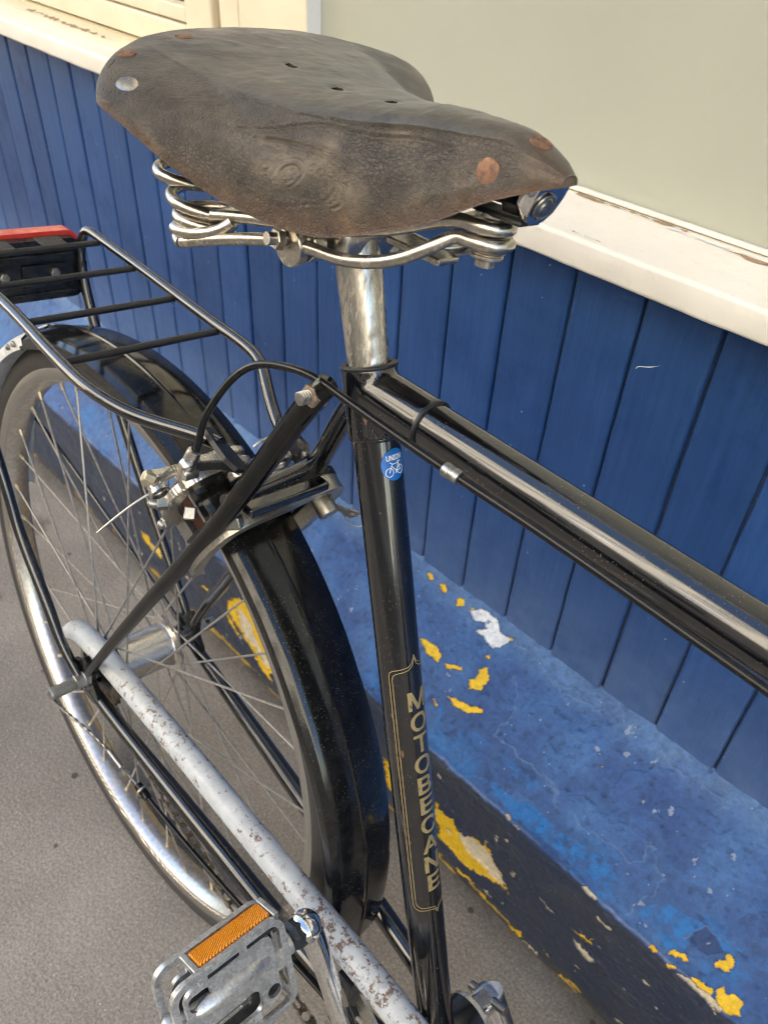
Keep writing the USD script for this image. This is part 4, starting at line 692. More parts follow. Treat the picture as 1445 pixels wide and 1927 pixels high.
# ---------------- ring lock round the mudguard, plane at 57.7 degrees
TL = math.radians(57.7); LR = V3(math.cos(TL), 0, math.sin(TL)); LT = V3(-math.sin(TL), 0, math.cos(TL))
def LP(y, r_, e=0.): return H + V3(0, y, 0) + LR * r_ + LT * e
arch = smooth_path(np.array([(-.0395, .305), (-.0450, .318), (-.0475, .338), (-.0455, .362), (-.0380, .381), (-.0190, .390), (.0040, .3945), (.0150, .399), (.0330, .402), (.0470, .397), (.0545, .376), (.0560, .345), (.0535, .315), (.046, .298)]), 6)
def band(w0, w1): 
    T = np.gradient(arch, axis=0); T /= np.linalg.norm(T, axis=1)[:, None]; N = np.c_[-T[:, 1], T[:, 0]]
    return Polygon(np.r_[arch + N * w0, (arch + N * w1)[::-1]]).buffer(0).buffer(.0012).buffer(-.0006)
lk = obj('ring_lock', [extrude(band(-.0042, .0048), .012, LP(0, 0, -.004), YA, LR)], LOCK_STEEL, bike, smooth=30, label='worn steel ring lock with chipped black top clasping the rear wheel')
LOCKBLACK = worn_metal('chipped_black_cover', (.008, .008, .009), (.42, .42, .42), .35, .60, .64, 75, metallic=0.)
sel = slice(18, 70)
full = arch.copy(); arch = full[10:72]
obj('lock_cover', [extrude(band(-.0040, .0054), .006, LP(0, 0, .0056), YA, LR)], LOCKBLACK, lk, smooth=30)
arch = full
obj('lock_lever', [rbox(-.010, .010, -.004, .004, -.004, .0055, .0015).apply_transform(np.r_[np.c_[np.c_[unit(V3(.75, .55, .35)), unit(V3(-.5, .83, -.1)), unit(np.cross(V3(.75, .55, .35), V3(-.5, .83, -.1)))], LP(-.0405, .386, -.002)], [[0, 0, 0, 1]]])], ZINC, lk, smooth=30)
obj('lock_mount', [rbox(.205, .226, -.036, .034, .683, .6905, .002)], BLACK, lk)
obj('lock_cylinder', [lathe([(1e-5, .0052), (.0078, .005), (.0085, .004), (.0085, -.012)], LP(.048, .372, -.014), -LT, 24)], LOCK_STEEL, lk)

# ---------------- drive side: guard, chain, cranks, pedal
def half_tube(P, r_, n=22, a0=-.25, a1=math.pi + .25, th=.0012):
    P = smooth_path(P, 10); T, A, B = frames(P); ang = np.linspace(a0, a1, n)
    up = np.array([unit(np.cross(t, YA)) for t in T])       # points up
    o = lambda q: (lambda i: P[i] + q * (np.cos(ang)[:, None] * YA + np.sin(ang)[:, None] * up[i]))
    L = [ribbon(o(r_), len(P)), ribbon(o(r_ - th), len(P))]
    for e in (0, n - 1): L.append(ribbon(lambda i: np.array([o(r_)(i)[e], o(r_ - th)(i)[e]]), len(P)))
    return cat(L)
GP = [V3(-.068, -.046, .331), V3(-.062, -.046, .352), V3(-.046, -.046, .368), V3(-.022, -.046, .3765), V3(.030, -.046, .3800), V3(.13, -.046, .3830), V3(.24, -.046, .3845), V3(.36, -.046, .386), V3(.44, -.046, .386), V3(.50, -.046, .378), V3(.54, -.046, .36)]
cg = obj('chain_guard', [half_tube(GP, .0118)], GUARD, bike, smooth=50, label='white tubular chain guard with rust spots')
obj('rivet', [lathe([(.0046, -.001), (.0044, .0008), (.003, .0018), (1e-5, .0022)], V3(.4365, -.0485, .3976), unit(V3(0, -.25, 1)), 18)], GUARD, cg)
obj('guard_bracket', [rbox(.40, .415, -.058, -.03, .30, .375, .001)], BLACK_MATT, cg)
def chain_line():
    top = [V3(-.0375 * math.sin(t), -.043, .345 + .0375 * math.cos(t)) for t in np.linspace(0, math.pi, 14)]
    low = [V3(x, -.043, np.interp(x, [0, .46], [.3075, .2025]) - .013 * math.sin(math.pi * x / .46)) for x in np.linspace(.02, .45, 40)]
    ringR = [V3(BB[0] + .0915 * math.sin(t), -.043, BB[2] - .0915 * math.cos(t)) for t in np.linspace(0, math.pi, 30)]
    up_ = [V3(x, -.043, np.interp(x, [0, .4726], [.3825, .386])) for x in np.linspace(.45, .02, 40)]
    return np.array(top + low + ringR + up_ + top[:1])
CL = chain_line(); sl_ = np.r_[0, np.cumsum(np.linalg.norm(np.diff(CL, axis=0), axis=1))]; NL = int(sl_[-1] / .0127); NL -= NL % 2
cp_ = np.stack([np.interp(np.arange(NL) * sl_[-1] / NL, sl_, CL[:, k]) for k in range(3)], 1)
ch = obj('chain', [rod(p - YA * .0042, p + YA * .0042, .0026, 6) for p in cp_], CHAIN, bike, smooth=40)
def link(a, b, outer):
    d = unit(b - a); g = shapely.union_all([Point(0, 0).buffer(.0041, 3), Point(.0127, 0).buffer(.0041, 3), sbox(0, -.0026, .0127, .0026)]).simplify(.0003); yo = .0043 if outer else .0030
    return cat([extrude(g, .0011, a + YA * s * yo, d, np.cross(YA, d)) for s in (-1, 1)])
CHAIN_LIT = worn_metal('bright_chain_link', (.42, .38, .32), (.05, .04, .03), .3, .5, .64, 200)
for k in range(NL): obj('chain_link', [link(cp_[k], cp_[(k + 1) % NL], k % 2 == 0)], CHAIN if k % 2 else CHAIN_LIT, ch, smooth=False)
def chainring():
    g = Polygon([((.094 if k % 2 else .0895) * math.cos(k * np.pi / 46), (.094 if k % 2 else .0895) * math.sin(k * np.pi / 46)) for k in range(92)])
    g = g.difference(Point(0, 0).buffer(.078)); arms = shapely.union_all([LineString([(0, 0), (.082 * math.cos(a), .082 * math.sin(a))]).buffer(.009) for a in np.arange(5) * 2 * np.pi / 5])
    return g.union(arms).union(Point(0, 0).buffer(.024)).difference(Point(0, 0).buffer(.008))
obj('chainring', [extrude(chainring(), .003, BB - YA * .043, (1, 0, 0), (0, 0, 1))], CHROME_OLD, bike, smooth=20)
PE = BB + V3(-.0945, -.080, .1392)
cr = obj('crank', [tube([PE + V3(.004, .003, -.006), PE + V3(.014, .005, -.021), PE + (BB - PE) * .5 + V3(0, -.033, 0), BB + V3(-.010, -.070, .016), BB + V3(0, -.068, 0)], np.array([.0098, .0076, .0082, .0094, .0115]), 20, 6), trimesh.creation.icosphere(3, .0122).apply_translation(PE), lathe([(.0155, -.010), (.0165, -.008), (.0165, .008), (.0155, .010), (1e-5, .010)], BB - YA * .068, -YA, 32), rod(BB - YA * .068, BB - YA * .03, .0080)], CHROME, bike, smooth=60)
obj('cotter_pin', [nut(.0110, .014, .020, BB - YA * .068, V3(-.8, 0, -.55)), rod(BB - YA * .068 + V3(.8, 0, .55) * .020, BB - YA * .068 - V3(.8, 0, .55) * .024, .0046)], ZINC, cr)
dl = unit(BB - PE) * V3(1, 0, 1); dl = unit(dl)
LE = BB + V3(0, .066, 0) + dl * .168
cl_ = obj('crank', [tube([BB + V3(0, .066, 0), BB + V3(0, .066, 0) + dl * .02 + YA * .002, BB + YA * .074 + dl * .085, LE + YA * .012], np.array([.0115, .0094, .0082, .0085]), 20, 6), trimesh.creation.icosphere(3, .0122).apply_translation(LE + YA * .012), rod(BB + YA * .03, BB + YA * .062, .0080)], CHROME, bike, smooth=60)
obj('axle_cup', [lathe([(.0130, .036), (.0195, .0365), (.0200, .040), (.0150, .042), (.0085, .0435), (.0080, .060)], BB, YA, 32)], CHROME_OLD, cl_, smooth=35)
obj('crank_boss', [lathe([(.0085, .050), (.0105, .0505), (.0120, .053), (.0124, .064), (.0115, .0675), (.007, .0685), (1e-5, .0686)], BB + V3(0, 0, -.005), YA, 36)], CHROME, cl_, smooth=40)
obj('cotter_pin', [rod(BB + YA * .060 + V3(-.016, 0, -.006), BB + YA * .060 + V3(.02, 0, .008), .0042)], ZINC, cl_)
# pedal: e along its length (up, a little back), n through its thickness (forward), a outward
def pedal(eye, side, e, ref):
    a = V3(0, side, 0); n = unit(np.cross(a, e)) * (1 if side > 0 else -1) * -1
    if n[0] < 0: n = -n
    B0 = eye + a * .020
    def pt(u, v, w=0.): return B0 + a * u + e * v + n * w
    cage = []
    for w in (-.0115, .0115):
        o = sbox(.002, -.038, .088, .038).buffer(-.012).buffer(.012); i_ = o.buffer(-.0048)
        cage.append(extrude(o.difference(i_), .0042, pt(0, 0, w), a, e))
    p_ = obj('pedal', cage + [rod(pt(-.004, 0), pt(.086, 0), .0095, 24)], PEDAL_ALLOY, bike, smooth=30, label='alloy platform pedal with an amber reflector on its end' if side < 0 else None)
    web = []
    for w in (.0080, -.0080):
        g = sbox(.0115, -.0285, .0785, .0262).buffer(-.008).buffer(.008)
        for hole in (sbox(.034, -.0205, .064, -.0150).buffer(.0065), Point(.0175, -.0200).buffer(.0052), Point(.0730, -.012).buffer(.0045), sbox(.064, .014, .072, .018).buffer(.004)): g = g.difference(hole)
        for bx in (sbox(.004, -.008, .012, .008), sbox(.078, -.008, .087, .008), sbox(.030, -.035, .036, -.028), sbox(.058, -.035, .064, -.028), sbox(.030, .026, .036, .036), sbox(.060, .026, .066, .036)): g = g.union(bx)
        web.append(extrude(g, .0034, pt(0, 0, w), a, e))
    for k_, w_ in enumerate(web): obj('pedal_web', [w_], PEDAL_ALLOY, p_, smooth=30)
    core = sbox(.007, -.0335, .083, .0235).difference(sbox(.034, -.0225, .060, -.0155).buffer(.003))
    obj('pedal_core', [extrude(core, .0022, pt(0, 0, 0), a, e)], BLACK_MATT, p_, smooth=False)
    for v0 in (.0065,):
        R3 = np.c_[a, e, n]; m = cat([manifold3d.Manifold.sphere(1, 32).scale((.031, .0090, .0062))]); m.vertices = pt(.044, v0, .0080) + m.vertices @ R3.T
        obj('axle_housing', [m], PEDAL_ALLOY, p_, smooth=60)
    for u in (.005, .0655):
        for v in (.0355, -.0355): obj('pedal_rib', [rbox(-.0022, .0022, -.0025, .0025, -.0105, .0105, .0008).apply_transform(np.r_[np.c_[np.c_[a, e, n], pt(u, v)], [[0, 0, 0, 1]]])], ALU, p_)
    if ref:
        R3 = np.c_[a, e, n]; m = rbox(-.0275, .0275, -.004, .004, -.0078, .0078, .0015); m.vertices = pt(.0352, .0345) + m.vertices @ R3.T
        obj('reflector', [m], AMBER, p_, smooth=30)
        m = rbox(-.029, .029, -.005, .001, -.0092, .0092, .001); m.vertices = pt(.0352, .030) + m.vertices @ R3.T
        obj('reflector_tray', [m], PLASTIC, p_, smooth=30)
    obj('dust_cap', [lathe([(.0112, -.020), (.0112, -.010), (.0095, -.0065), (.0095, -.003)], pt(0, 0), a, 8)], PLASTIC, p_, smooth=20)
    obj('end_cap', [lathe([(.0100, .078), (.0100, .0885), (.0085, .0910), (1e-5, .0912)], pt(0, 0), a, 28)], ALU, p_, smooth=35)
pedal(PE, -1, unit(V3(-.40, 0, .92)), True)
pedal(LE + YA * .012, 1, unit(V3(-.30, 0, .95)), True)
# gear indicator chain and cable along the chainstay
gc = [V3(-.004, -.099, .345), V3(-.001, -.098, .336), V3(.010, -.090, .322), V3(.035, -.080, .3115), V3(.070, -.0740, .3080)]
gch = obj('gear_chain', [tube(gc, .0011, 8, 6)], ZINC, bike)
G = smooth_path(gc, 6)
for i in range(1, len(G), 2):
    d = unit(G[min(i + 1, len(G) - 1)] - G[i - 1]); obj('gear_link', [rod(G[i] - d * .0022, G[i] + d * .0022, .0021, 6)], ZINC, gch)
obj('cable_joint', [rod(V3(.070, -.0740, .3080), V3(.094, -.0725, .3062), .0030, 10), nut(.0072, 0, .005, V3(.098, -.072, .3060), V3(1, 0, -.08)), rod(V3(.098, -.072, .306), V3(.125, -.070, .3040), .0012, 8)], ZINC, gch)
obj('gear_cable', [rod(V3(.120, -.070, .3045), V3(.138, -.069, .3032), .0042, 12), tube([V3(.136, -.069, .3032), V3(.20, -.065, .2995), V3(.30, -.056, .2960), V3(.40, -.046, .292), V3(.46, -.03, .27), V3(.50, 0, .29), V3(.60, .0, .42)], .0024, 10, 8)], CABLE, gch, smooth=60)
obj('cable_stop', [tube(np.array([V3(.130, -.069 + .008 * math.cos(t), .3040 + .008 * math.sin(t)) for t in np.linspace(0, 6.28, 20)]), .0012, 6)], ZINC, gch)

# ---------------- saddle
S_ = np.array([0, .04, .1, .2, .32, .45, .6, .75, .88, .96, 1.0])
W_ = [.061, .105, .109, .1043, .0935, .0754, .0514, .0311, .0196, .0125, .0050]
h_ = [.9261, .9592, .9598, .9566, .9531, .9515, .9529, .9566, .9574, .9513, .9458]
D_ = [.0157, .0209, .0242, .0276, .0376, .0507, .0595, .0505, .0317, .0142, .0045]
E_ = [.8027, .801, .7869, .7438, .78, .7487, .7089, .719, .7744, .8089, .8101]
X0, LN, KR, YAW, DY, ROLL = .1015, .2805, .0576, -.0362, .0021, .0763
def saddle_surf(s, phi):
    Wf, hf, Df, Ef = [PchipInterpolator(S_, np.array(a))(s)[:, None] for a in (W_, h_, D_, E_)]
    sn, cs_ = np.sin(phi)[None], np.clip(np.cos(phi), 0, 1)[None]
    far_cut = np.where(sn > 0, 1 - .35 * np.clip((s[:, None] - .55) / .2, 0, 1) * np.clip((1 - s[:, None]) / .1, 0, 1), 1)
    y = Wf * np.sign(sn) * np.abs(sn) ** .85; z = hf - Df * far_cut * (1 - cs_ ** Ef)
    x = X0 + LN * s[:, None] + KR * np.abs(sn) ** 2 * (1 - s[:, None]) ** 3 + 0 * y
    xc = x - .25; X = .25 + xc * math.cos(YAW) - y * math.sin(YAW); Y = xc * math.sin(YAW) + y * math.cos(YAW) + DY
    return np.stack([X, Y + (z - .95) * math.sin(-ROLL), z + y * math.sin(ROLL)], -1)
sg = np.unique(np.r_[np.linspace(0, .06, 26), np.linspace(.06, .96, 300), np.linspace(.96, 1, 16)])
pg = np.sort(np.r_[np.linspace(-np.pi / 2, np.pi / 2, 301)])
G3 = saddle_surf(sg, pg)
gn = np.cross(np.gradient(G3, axis=0), np.gradient(G3, axis=1)); gn /= np.maximum(np.linalg.norm(gn, axis=2), 1e-12)[..., None]; gn *= np.sign(gn[170, 150, 2])
SS, PP = np.meshgrid(sg, pg, indexing='ij')
ap = np.abs(PP); wS = np.interp(SS, [0, .22, .40, .70, .86, 1], [0, .25, 1, 1, .45, 0])
u_ = np.clip((ap - .60) / (np.pi / 2 - .60), 0, 1); dent = wS * .0066 * (u_ ** .45) * (1 - u_) ** .9 * 1.7
sag = .0030 * np.exp(-((SS - .5) / .22) ** 2) * np.exp(-(PP / .45) ** 2)
lump = (meshkit.fbm(G3 * 40, 3, 3) - .5) * .0018 + (meshkit.fbm(G3 * 160, 3, 4) - .5) * .0007
disp = -dent - sag * .4 + lump * np.clip((1 - SS) * 12, 0, 1) * np.clip(SS * 12, 0, 1)
def groove3(pts, w, d, closed=False):
    P = smooth_path(np.array(pts), 10) if len(pts) > 2 else np.linspace(pts[0], pts[1], 20)
    dd, _ = cKDTree(np.concatenate([np.linspace(P[i], P[i + 1], 6) for i in range(len(P) - 1)])).query(G3.reshape(-1, 3)); dd = dd.reshape(SS.shape)
    return -d * 1.25 * np.exp(-(dd / w) ** 2) + d * .55 * np.exp(-((dd - 1.9 * w) / w) ** 2)
EC = V3(.2570, -.0540, .9160); ex_ = unit(V3(.0101, .0065, .0023)); ey_ = unit(V3(-.0004, .0020, .0081))
def EM(x, y): return EC + ex_ * x + ey_ * y
circ = lambda cx_, cy_, r_, a0=0, a1=360, n=26: [EM(cx_ + r_ * math.cos(math.radians(t)), cy_ + r_ * math.sin(math.radians(t))) for t in np.linspace(a0, a1, n)]
for L, w, d_ in ((circ(0, 0, .0072), .0007, .0006), (circ(.0008, .0004, .0042, 0, 300), .0007, .0007), (circ(-.0120, .0038, .0020), .0006, .0005), (circ(-.0112, -.0022, .0012), .0005, .0004), (circ(.0118, .0030, .0018, 30, 260), .0006, .0004),
                 ([(.2402, -.0549, .9305), (.2559, -.0473, .9307), (.2776, -.0401, .9274), (.2832, -.0399, .9206)], .0009, .0007), ([(.2833, -.041, .9127), (.2834, -.0412, .9075), (.280, -.043, .905)], .0008, .0005),
                 ([(.2378, -.0679, .9068), (.2475, -.0618, .9018), (.2575, -.0554, .9007), (.2677, -.0493, .9039)], .0008, .0006), ([(.2352, -.058, .93), (.2505, -.049, .9316), (.2666, -.043, .9302)], .0008, .0005),
                 ([(.2330, -.072, .912), (.2335, -.066, .921), (.2352, -.060, .928)], .0008, .0004), ([(.2677, -.0493, .9039), (.276, -.0450, .9075), (.2790, -.042, .914)], .0008, .0004)):
    disp = disp + groove3(L, w, d_)
fold = groove3([(.1916, -.0765, .9367), (.1987, -.0658, .9386), (.206, -.060, .9395)], .0006, .0008) + groove3([(.2244, -.0602, .9328), (.2443, -.045, .9374), (.2548, -.0375, .9402), (.2713, -.0322, .941), (.2879, -.0281, .9422), (.3047, -.0237, .9446), (.327, -.0202, .9452)], .0007, .0007)
disp = disp + fold
holes_ = [V3(.1862, -.0002, .9532), V3(.2313, -.005, .9508), V3(.2709, -.0042, .9524)]
hd = np.full(SS.shape, 9.)
for c in holes_:
    dx, dy = (G3 - c)[..., 0], (G3 - c)[..., 1]; hd = np.minimum(hd, np.hypot(dx / .0042, dy / .0021))
disp = disp - .0012 * np.exp(-(hd / 1.5) ** 2)
O3 = G3 + gn * disp[..., None]; I3 = G3 + gn * (disp - .0042)[..., None]
ns_, np_ = SS.shape
edge_d = np.minimum(np.minimum(np.arange(np_)[None] + 0 * SS, (np_ - 1 - np.arange(np_))[None] + 0 * SS) * .0006, np.minimum(SS, 1.0) * LN)
edge_t = np.clip(1 - edge_d / (.0055 + .006 * meshkit.fbm(G3 * 60, 3, 8)), 0, 1)
nose_t = np.clip((SS - .80) / .2, 0, 1) * np.clip(meshkit.fbm(G3 * 80, 4, 9) * 2.4 - .55, 0, 1)
side = np.clip((ap - .52) / .22, 0, 1) * np.clip(.25 + wS, 0, 1)
d1 = meshkit.fbm(G3 * 28, 5, 11); d2 = meshkit.fbm(G3 * 75, 5, 12); d3 = meshkit.fbm(G3 * np.array([20, 60, 60]), 4, 13)
top_c = np.array([.032, .033, .034]); olive = np.array([.105, .090, .060]); brown = np.array([.082, .060, .039]); warm = np.array([.165, .125, .080]); rustc = np.array([.105, .056, .029]); blue = np.array([.036, .045, .056])
k = np.clip((d1 - .36) * 4.0, 0, 1)[..., None]; Ct = top_c * (1 - k) + olive * k
kb = (np.clip((.50 - d1) * 3, 0, 1) * np.clip((d3 - .3) * 2, 0, 1))[..., None]; Ct = Ct * (1 - kb) + blue * kb
k = np.clip((d2 - .3) * 2.2, 0, 1)[..., None]; Cs = brown * (1 - k) + warm * k
sd_ = side[..., None] * (.8 + .2 * d1[..., None]); CC = Ct * (1 - sd_) + Cs * sd_
CC = .66 * CC * (.50 + .22 * np.clip((d1 - .3) * 2.2, 0, 1) + .34 * side)[..., None]
rear = (np.clip(1 - SS / .17, 0, 1) * np.clip(d2 * 2.2 - .5, 0, 1))[..., None] * .8; CC = CC * (1 - rear) + np.array([.12, .078, .042]) * rear
rt = np.clip(edge_t * .8 + nose_t * .6, 0, .8)[..., None]; CC = CC * (1 - rt) + rustc * rt
band_ = np.exp(-((ap - .52) / .10) ** 2) * wS; CC = CC * (1 - .35 * band_[..., None]) + np.array([.075, .078, .085]) * .35 * band_[..., None]
crk = np.clip(.12 + side * 1.0 + np.clip(1 - SS / .2, 0, 1) * .8, 0, 1)
dark = np.clip(1 - (hd - 1) * 2.0, 0, 1)[..., None]; CC = CC * (1 - dark * .85)
ii, jj = np.meshgrid(np.arange(ns_ - 1), np.arange(np_ - 1), indexing='ij'); ii, jj = ii.ravel(), jj.ravel()
q00, q10, q11, q01 = ii * np_ + jj, (ii + 1) * np_ + jj, (ii + 1) * np_ + jj + 1, ii * np_ + jj + 1
keep = hd.reshape(-1)[q00] > 1.0
F_ = np.r_[np.c_[q00, q10, q11][keep], np.c_[q00, q11, q01][keep]]
e_ = np.sort(np.r_[F_[:, [0, 1]], F_[:, [1, 2]], F_[:, [2, 0]]], axis=1); ue, ct = np.unique(e_, axis=0, return_counts=True); bd = ue[ct == 1]; nV = ns_ * np_
VV = np.r_[O3.reshape(-1, 3), I3.reshape(-1, 3), O3[-1].mean(0)[None] + V3(.0012, 0, -.001)]
FF = np.r_[F_, F_[:, ::-1] + nV, np.c_[bd[:, 0], bd[:, 1], bd[:, 1] + nV], np.c_[bd[:, 0], bd[:, 1] + nV, bd[:, 0] + nV]]
lastrow = (ns_ - 1) * np_ + np.arange(np_); FF = np.r_[FF, np.c_[lastrow, np.roll(lastrow, -1), np.full(np_, 2 * nV)]]
inner = np.tile(np.array([.10, .062, .036]), (nV + 1, 1))
sad = obj('saddle', tm(VV, FF), LEATHER, bike, smooth=True, color=np.r_[CC.reshape(-1, 3), inner], label='cracked brown leather saddle with copper rivets')
UsdGeom.PrimvarsAPI(sad).CreatePrimvar('crackle', Sdf.ValueTypeNames.FloatArray, 'vertex').Set(Vt.FloatArray.FromNumpy(np.r_[crk.ravel(), np.zeros(nV + 1)].astype(np.float32)))
# vertex normals of the outer skin only, so that the rim stays crisp
tree_ = cKDTree(O3.reshape(-1, 3))
def rivet(p, r_, m, h=.0011):
    _, k = tree_.query(p); c = O3.reshape(-1, 3)[k]; n = gn.reshape(-1, 3)[k]
    obj('rivet', [lathe([(r_ * 1.02, -.0012), (r_, .0002), (r_ * .92, h * .6), (r_ * .6, h), (1e-5, h * 1.05)], c, n, 28)], m, sad, smooth=60)
for p, r_, m in (((.3496, -.019, .9401), .0056, COPPER), ((.3636, -.0026, .9546), .0052, COPPER), ((.3620, .016, .945), .0054, COPPER), ((.1739, -.0902, .9383), .0054, STEEL_RIVET), ((.1478, -.0763, .9477), .0052, COPPER), ((.1348, -.0346, .9558), .0050, COPPER)):
    rivet(p, r_, m, .0006)
# steelwork under the leather
def wire(P, r_=.0034, n=7): return tube(P, r_, 14, n)
mir = lambda P, y0=.0: [V3(p[0], 2 * y0 - p[1], p[2]) for p in P]
def coil(cy, hand):
    P = []
    for t in np.linspace(0, 2 * np.pi * 4.55, 130):
        q = t / (2 * np.pi * 4.55); sh = -.030 * np.clip((q - .60) / .2, 0, 1) ** 1.2
        P.append(V3(.1765 + sh * .7 - .0150 * math.sin(t), cy - hand * .0158 * math.cos(t), .8578 + .0064 * min(t / 6.283, 2.7) + .0110 * max(t / 6.283 - 2.7, 0)))
    P += [P[-1] + V3(.014, hand * .003, .006), P[-1] + V3(.03, hand * .006, .016)]
    return P
lowN = [V3(.1775, -.0606, .8580), V3(.2110, -.0490, .8695), V3(.2385, -.0400, .8765), V3(.2508, -.0375, .8782), V3(.2658, -.0350, .8793), V3(.2804, -.0330, .8800), V3(.2993, -.0290, .8843), V3(.3153, -.0240, .8915), V3(.3278, -.0170, .9010), V3(.3335, -.0110, .9058), V3(.3410, -.0095, .9065)]
loop = [V3(.3450 + .0095 * math.sin(t), -.0095 * math.cos(t), .9068) for t in np.linspace(.35, math.pi - .35, 9)]
rail = obj('saddle_rail', [wire(lowN + loop + mir(lowN)[::-1], .0034, 6)], CHROME_OLD, sad, smooth=60)
upN = [V3(.1900, -.0500, .8760), V3(.2300, -.0400, .8845), V3(.2700, -.0310, .8920), V3(.2984, -.0240, .8995), V3(.3188, -.0170, .9082), V3(.3326, -.0110, .9136), V3(.3400, -.0095, .9140)]
loop2 = [V3(.3440 + .0095 * math.sin(t), -.0095 * math.cos(t), .9142) for t in np.linspace(.35, math.pi - .35, 9)]
obj('saddle_rail', [wire(upN + loop2 + mir(upN)[::-1], .0034, 6)], CHROME_OLD, sad, smooth=60)
w3 = [V3(.170, -.0612, .8645), V3(.181, -.0608, .8648), V3(.196, -.0545, .8690), V3(.206, -.047, .8770)]
for q_ in (w3, mir(w3)): obj('saddle_rail', [wire(q_, .0033, 6)], CHROME_OLD, sad, smooth=60)
for cy, hd_ in ((-.045, 1), (.045, -1)):
    obj('coil_spring', [tube(coil(cy, hd_), .0034, 12)], CHROME_OLD, sad, smooth=60)
obj('nose_bolt', [rod(V3(.3455, 0, .895), V3(.3455, 0, .922), .0048), disc(.0082, 0, .0022, V3(.3455, 0, .8990), V3(0, 0, 1)), disc(.0088, 0, .0012, V3(.3455, 0, .9017), V3(0, 0, 1)), disc(.0075, 0, .0028, V3(.3450, 0, .9178), V3(0, 0, 1))], CHROME_OLD, sad, smooth=35)
obj('nose_bracket', [rbox(.336, .366, -.0075, .0075, .9195, .9222, .0012), nut(.0095, 0, .010, V3(.352, -.002, .928), V3(1, 0, 0)), rod(V3(.345, -.002, .928), V3(.372, -.002, .930), .003)], BLACK_MATT, sad, smooth=30)
def shield():
    g = Polygon([(-.0125, .014), (-.0130, .004), (-.0115, -.006), (-.007, -.0125), (0, -.0150), (.007, -.0125), (.0115, -.006), (.0130, .004), (.0125, .014)]).buffer(.001)
    L = []
    for e, ins in ((0, .0016), (.0012, .0004), (.0030, 0), (.0070, 0), (.0085, .0006)): L.append((e, np.array(g.buffer(-ins, 8).simplify(0).exterior.coords)))
    n = 64; rows = []
    for e, q in L:
        ls = LineString(q); rows.append([(e, *ls.interpolate(t, normalized=True).coords[0]) for t in np.linspace(0, 1, n)])
    c = V3(.3722, -.0015, .9312); fx = unit(V3(.93, -.08, -.36)); fy = unit(V3(.08, 1, 0)); fz = np.cross(fx, fy)
    A = np.array(rows); A[..., 1:] *= .76; V = c - fx * A[..., :1] * .9 + fy * A[..., 1:2] + fz * A[..., 2:]
    m = ribbon(lambda i: V[i], len(L)); cap = trimesh.creation.extrude_polygon(g.buffer(-.0016, 8), .0003, engine='earcut'); v = cap.vertices
    cap.vertices = c + fx * (v[:, 2:] - .0002) + .76 * (fy * v[:, :1] + fz * v[:, 1:2])
    return cat([m, cap]), c, fx
sm_, sc_, sfx = shield()
ns = obj('nose_plate', sm_, CHROME, sad, smooth=40)
obj('plate_bolt', [lathe([(.0062, 0), (.0065, .0005), (.0062, .0010), (.0052, .0011), (.0047, .0004), (.0041, .0006), (.0038, .0019), (1e-5, .0022)], sc_ + V3(0, -.001, -.001) + sfx * .0002, sfx, 32)], ZINC, ns, smooth=35)
obj('cantle_plate', [tube([V3(.150, -.082, .925), V3(.125, -.060, .930), V3(.112, -.03, .932), V3(.109, 0, .934), V3(.114, .03, .938), V3(.130, .060, .942), V3(.158, .083, .942)], 1.0, 8, 5, prof=np.array([(-.002, -.010), (.002, -.010), (.002, .010), (-.002, .010)]))], BLACK_MATT, sad)
ck = V3(.2475, -.0390, .8785)
cm = obj('saddle_clamp', [disc(.0108, -.003, .003, ck + V3(0, .001, -.002), V3(0, -1, 0), 32), disc(.0095, -.004, .0045, ck + V3(.002, .012, -.001), V3(0, -1, 0), 24), nut(.0100, .003, .008, ck + V3(-.003, 0, .0005), V3(-.15, -1, .1)), rod(ck + V3(-.003, .01, 0), ck + V3(-.0045, -.0125, .0018), .0034), rod(ck, ck + V3(0, .078, 0), .0062), disc(.0108, -.003, .003, ck + V3(0, .077, -.002), V3(0, 1, 0), 32)], CHROME_OLD, sad, smooth=30)
obj('clamp_body', [rbox(.240, .268, -.020, .020, .872, .890, .005)], CHROME_OLD, cm)

# ---------------- front end, forward of the picture
obj('head_tube', [rod(HT - HA_ * .155, HT + HA_ * .025, .0175, 32), lathe([(.0175, .025), (.021, .026), (.021, .036), (.017, .040)], HT, HA_, 32)], BLACK, bike, smooth=60)
FC_ = HT - HA_ * .175; FW = V3(1.105, 0, .345)
for s in (-1, 1):
    obj('fork_blade', [tube([FC_ + V3(0, s * .026, .0), FC_ + (FW - FC_) * .45 + V3(-.012, s * .046, 0), FC_ + (FW - FC_) * .85 + V3(-.008, s * .05, 0), FW + V3(0, s * .052, 0)], np.array([.0105, .010, .0075, .006]), 16, 6)], BLACK, bike, smooth=60)
obj('fork_crown', [rod(FC_ - YA * .032, FC_ + YA * .032, .012, 20)], CHROME, bike, smooth=60)
build_wheel_front = wheel_mesh(FW)
obj('tyre', [build_wheel_front[0]], RUBBER, bike, smooth=50); rf = obj('rim', [build_wheel_front[1]], RIM, bike, smooth=50); obj('rim_sidewall', [build_wheel_front[2]], KNURL, rf, smooth=50)
obj('hub', [lathe([(.006, -.05), (.013, -.046), (.018, -.034), (.018, -.031), (.012, -.027), (.012, .027), (.018, .031), (.018, .034), (.013, .046), (.006, .05)], FW, YA, 28)], ALU, bike, smooth=35)
for k in range(36):
    s = -1 if k % 2 else 1; t = math.radians(k * 10 + 4); h2 = t + (1 if (k // 2) % 2 else -1) * 1.05
    obj('spoke', [rod(FW + V3(.017 * math.cos(h2), s * .032, .017 * math.sin(h2)), FW + V3(.301 * math.cos(t), s * .002, .301 * math.sin(t)), .00115, 6)], SPOKE, rf)
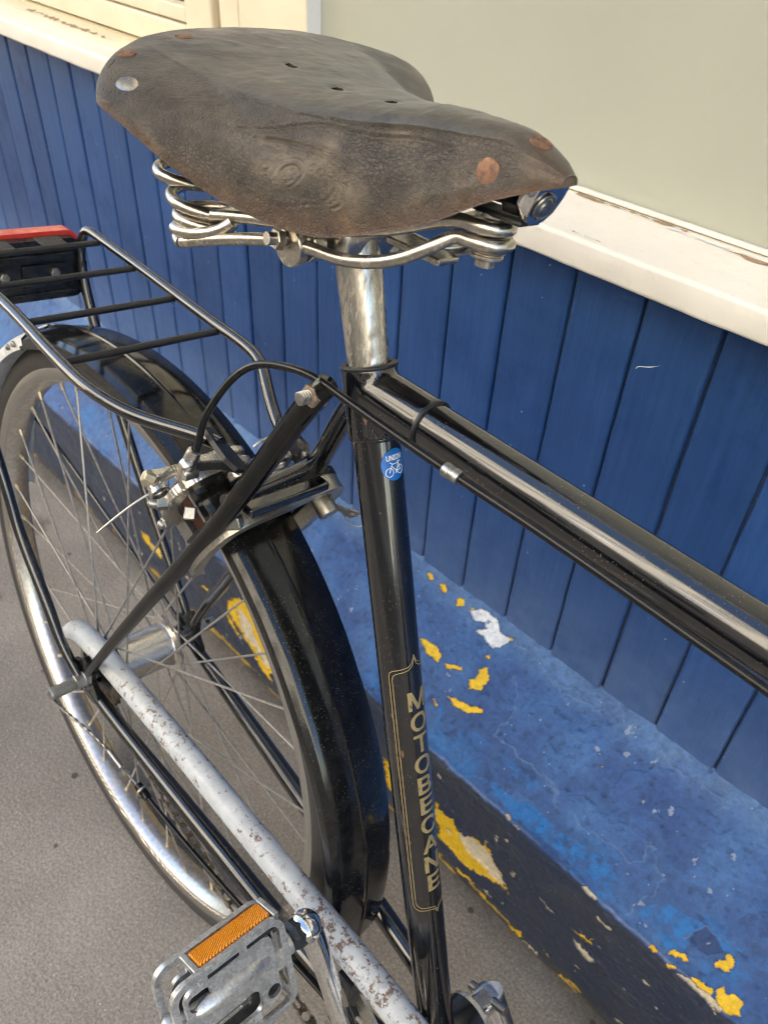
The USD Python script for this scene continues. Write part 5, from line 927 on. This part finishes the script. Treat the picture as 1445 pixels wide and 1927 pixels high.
obj('mudguard', [ribbon(lambda i: FW + np.array([[(r_ + .003) * math.cos(a_), y, (r_ + .003) * math.sin(a_)] for r_, y in [(.336, -.032), (.346, -.029), (.353, 0), (.346, .029), (.336, .032)] for a_ in [math.radians(20 + i * 2.3)]]), 60)], BLACK, bike, smooth=35)
SQ = HT + HA_ * .10
obj('handlebar_stem', [rod(HT + HA_ * .02, SQ, .011, 20), rod(SQ, SQ + V3(.05, 0, .01), .011, 20)], CHROME, bike, smooth=60)
for s in (-1, 1):
    hb = obj('handlebar', [tube([SQ + V3(.05, 0, .01), SQ + V3(.06, s * .08, .02), SQ + V3(.05, s * .20, .05), SQ + V3(-.04, s * .275, .05), SQ + V3(-.16, s * .285, .04)], .011, 18, 6)], CHROME, bike, smooth=60)
    obj('grip', [tube([SQ + V3(-.06, s * .279, .049), SQ + V3(-.175, s * .287, .038)], .0155, 18)], PLASTIC, hb, smooth=60)
# side stand on the left, which the bicycle leans on
obj('side_stand', [tube([V3(.18, .050, .315), V3(.165, .072, .27), V3(.14, .150, .10), V3(.125, .205, -.0230)], np.array([.008, .007, .0065, .007]), 14, 5)], ZINC, bike, smooth=60)

# ---------------- the little key and its ring in the lock
kt = thing('key', 'small flat key with a thin wire ring in the ring lock', 'key', matrix=BIKE_M)
K0 = LP(.0555, .3790, -.020)
kx, ky = unit(V3(.40, .75, -.45)), unit(V3(.55, -.0, .80)); ky = unit(ky - kx * (kx @ ky))
kg = shapely.union_all([sbox(-.006, -.003, .008, .003), Polygon([(.004, -.005), (.013, -.006), (.015, 0), (.013, .006), (.004, .005)])]).difference(Point(.0105, .001).buffer(.0024))
obj('blade', [extrude(kg, .0016, K0, kx, ky)], ZINC, kt, smooth=30)
rc = K0 + kx * .017 - ky * .005 + np.cross(kx, ky) * .001; ra, rb = unit(kx * .9 + V3(.3, 0, .1)), unit(V3(.1, .2, 1))
rb = unit(rb - ra * (ra @ rb))
obj('ring', [tube(np.array([rc + .0085 * (math.cos(t) * ra + .62 * math.sin(t) * rb) for t in np.linspace(0, 2 * np.pi * 1.06, 44)]), .00055, 8)], SPOKE, kt, smooth=60)
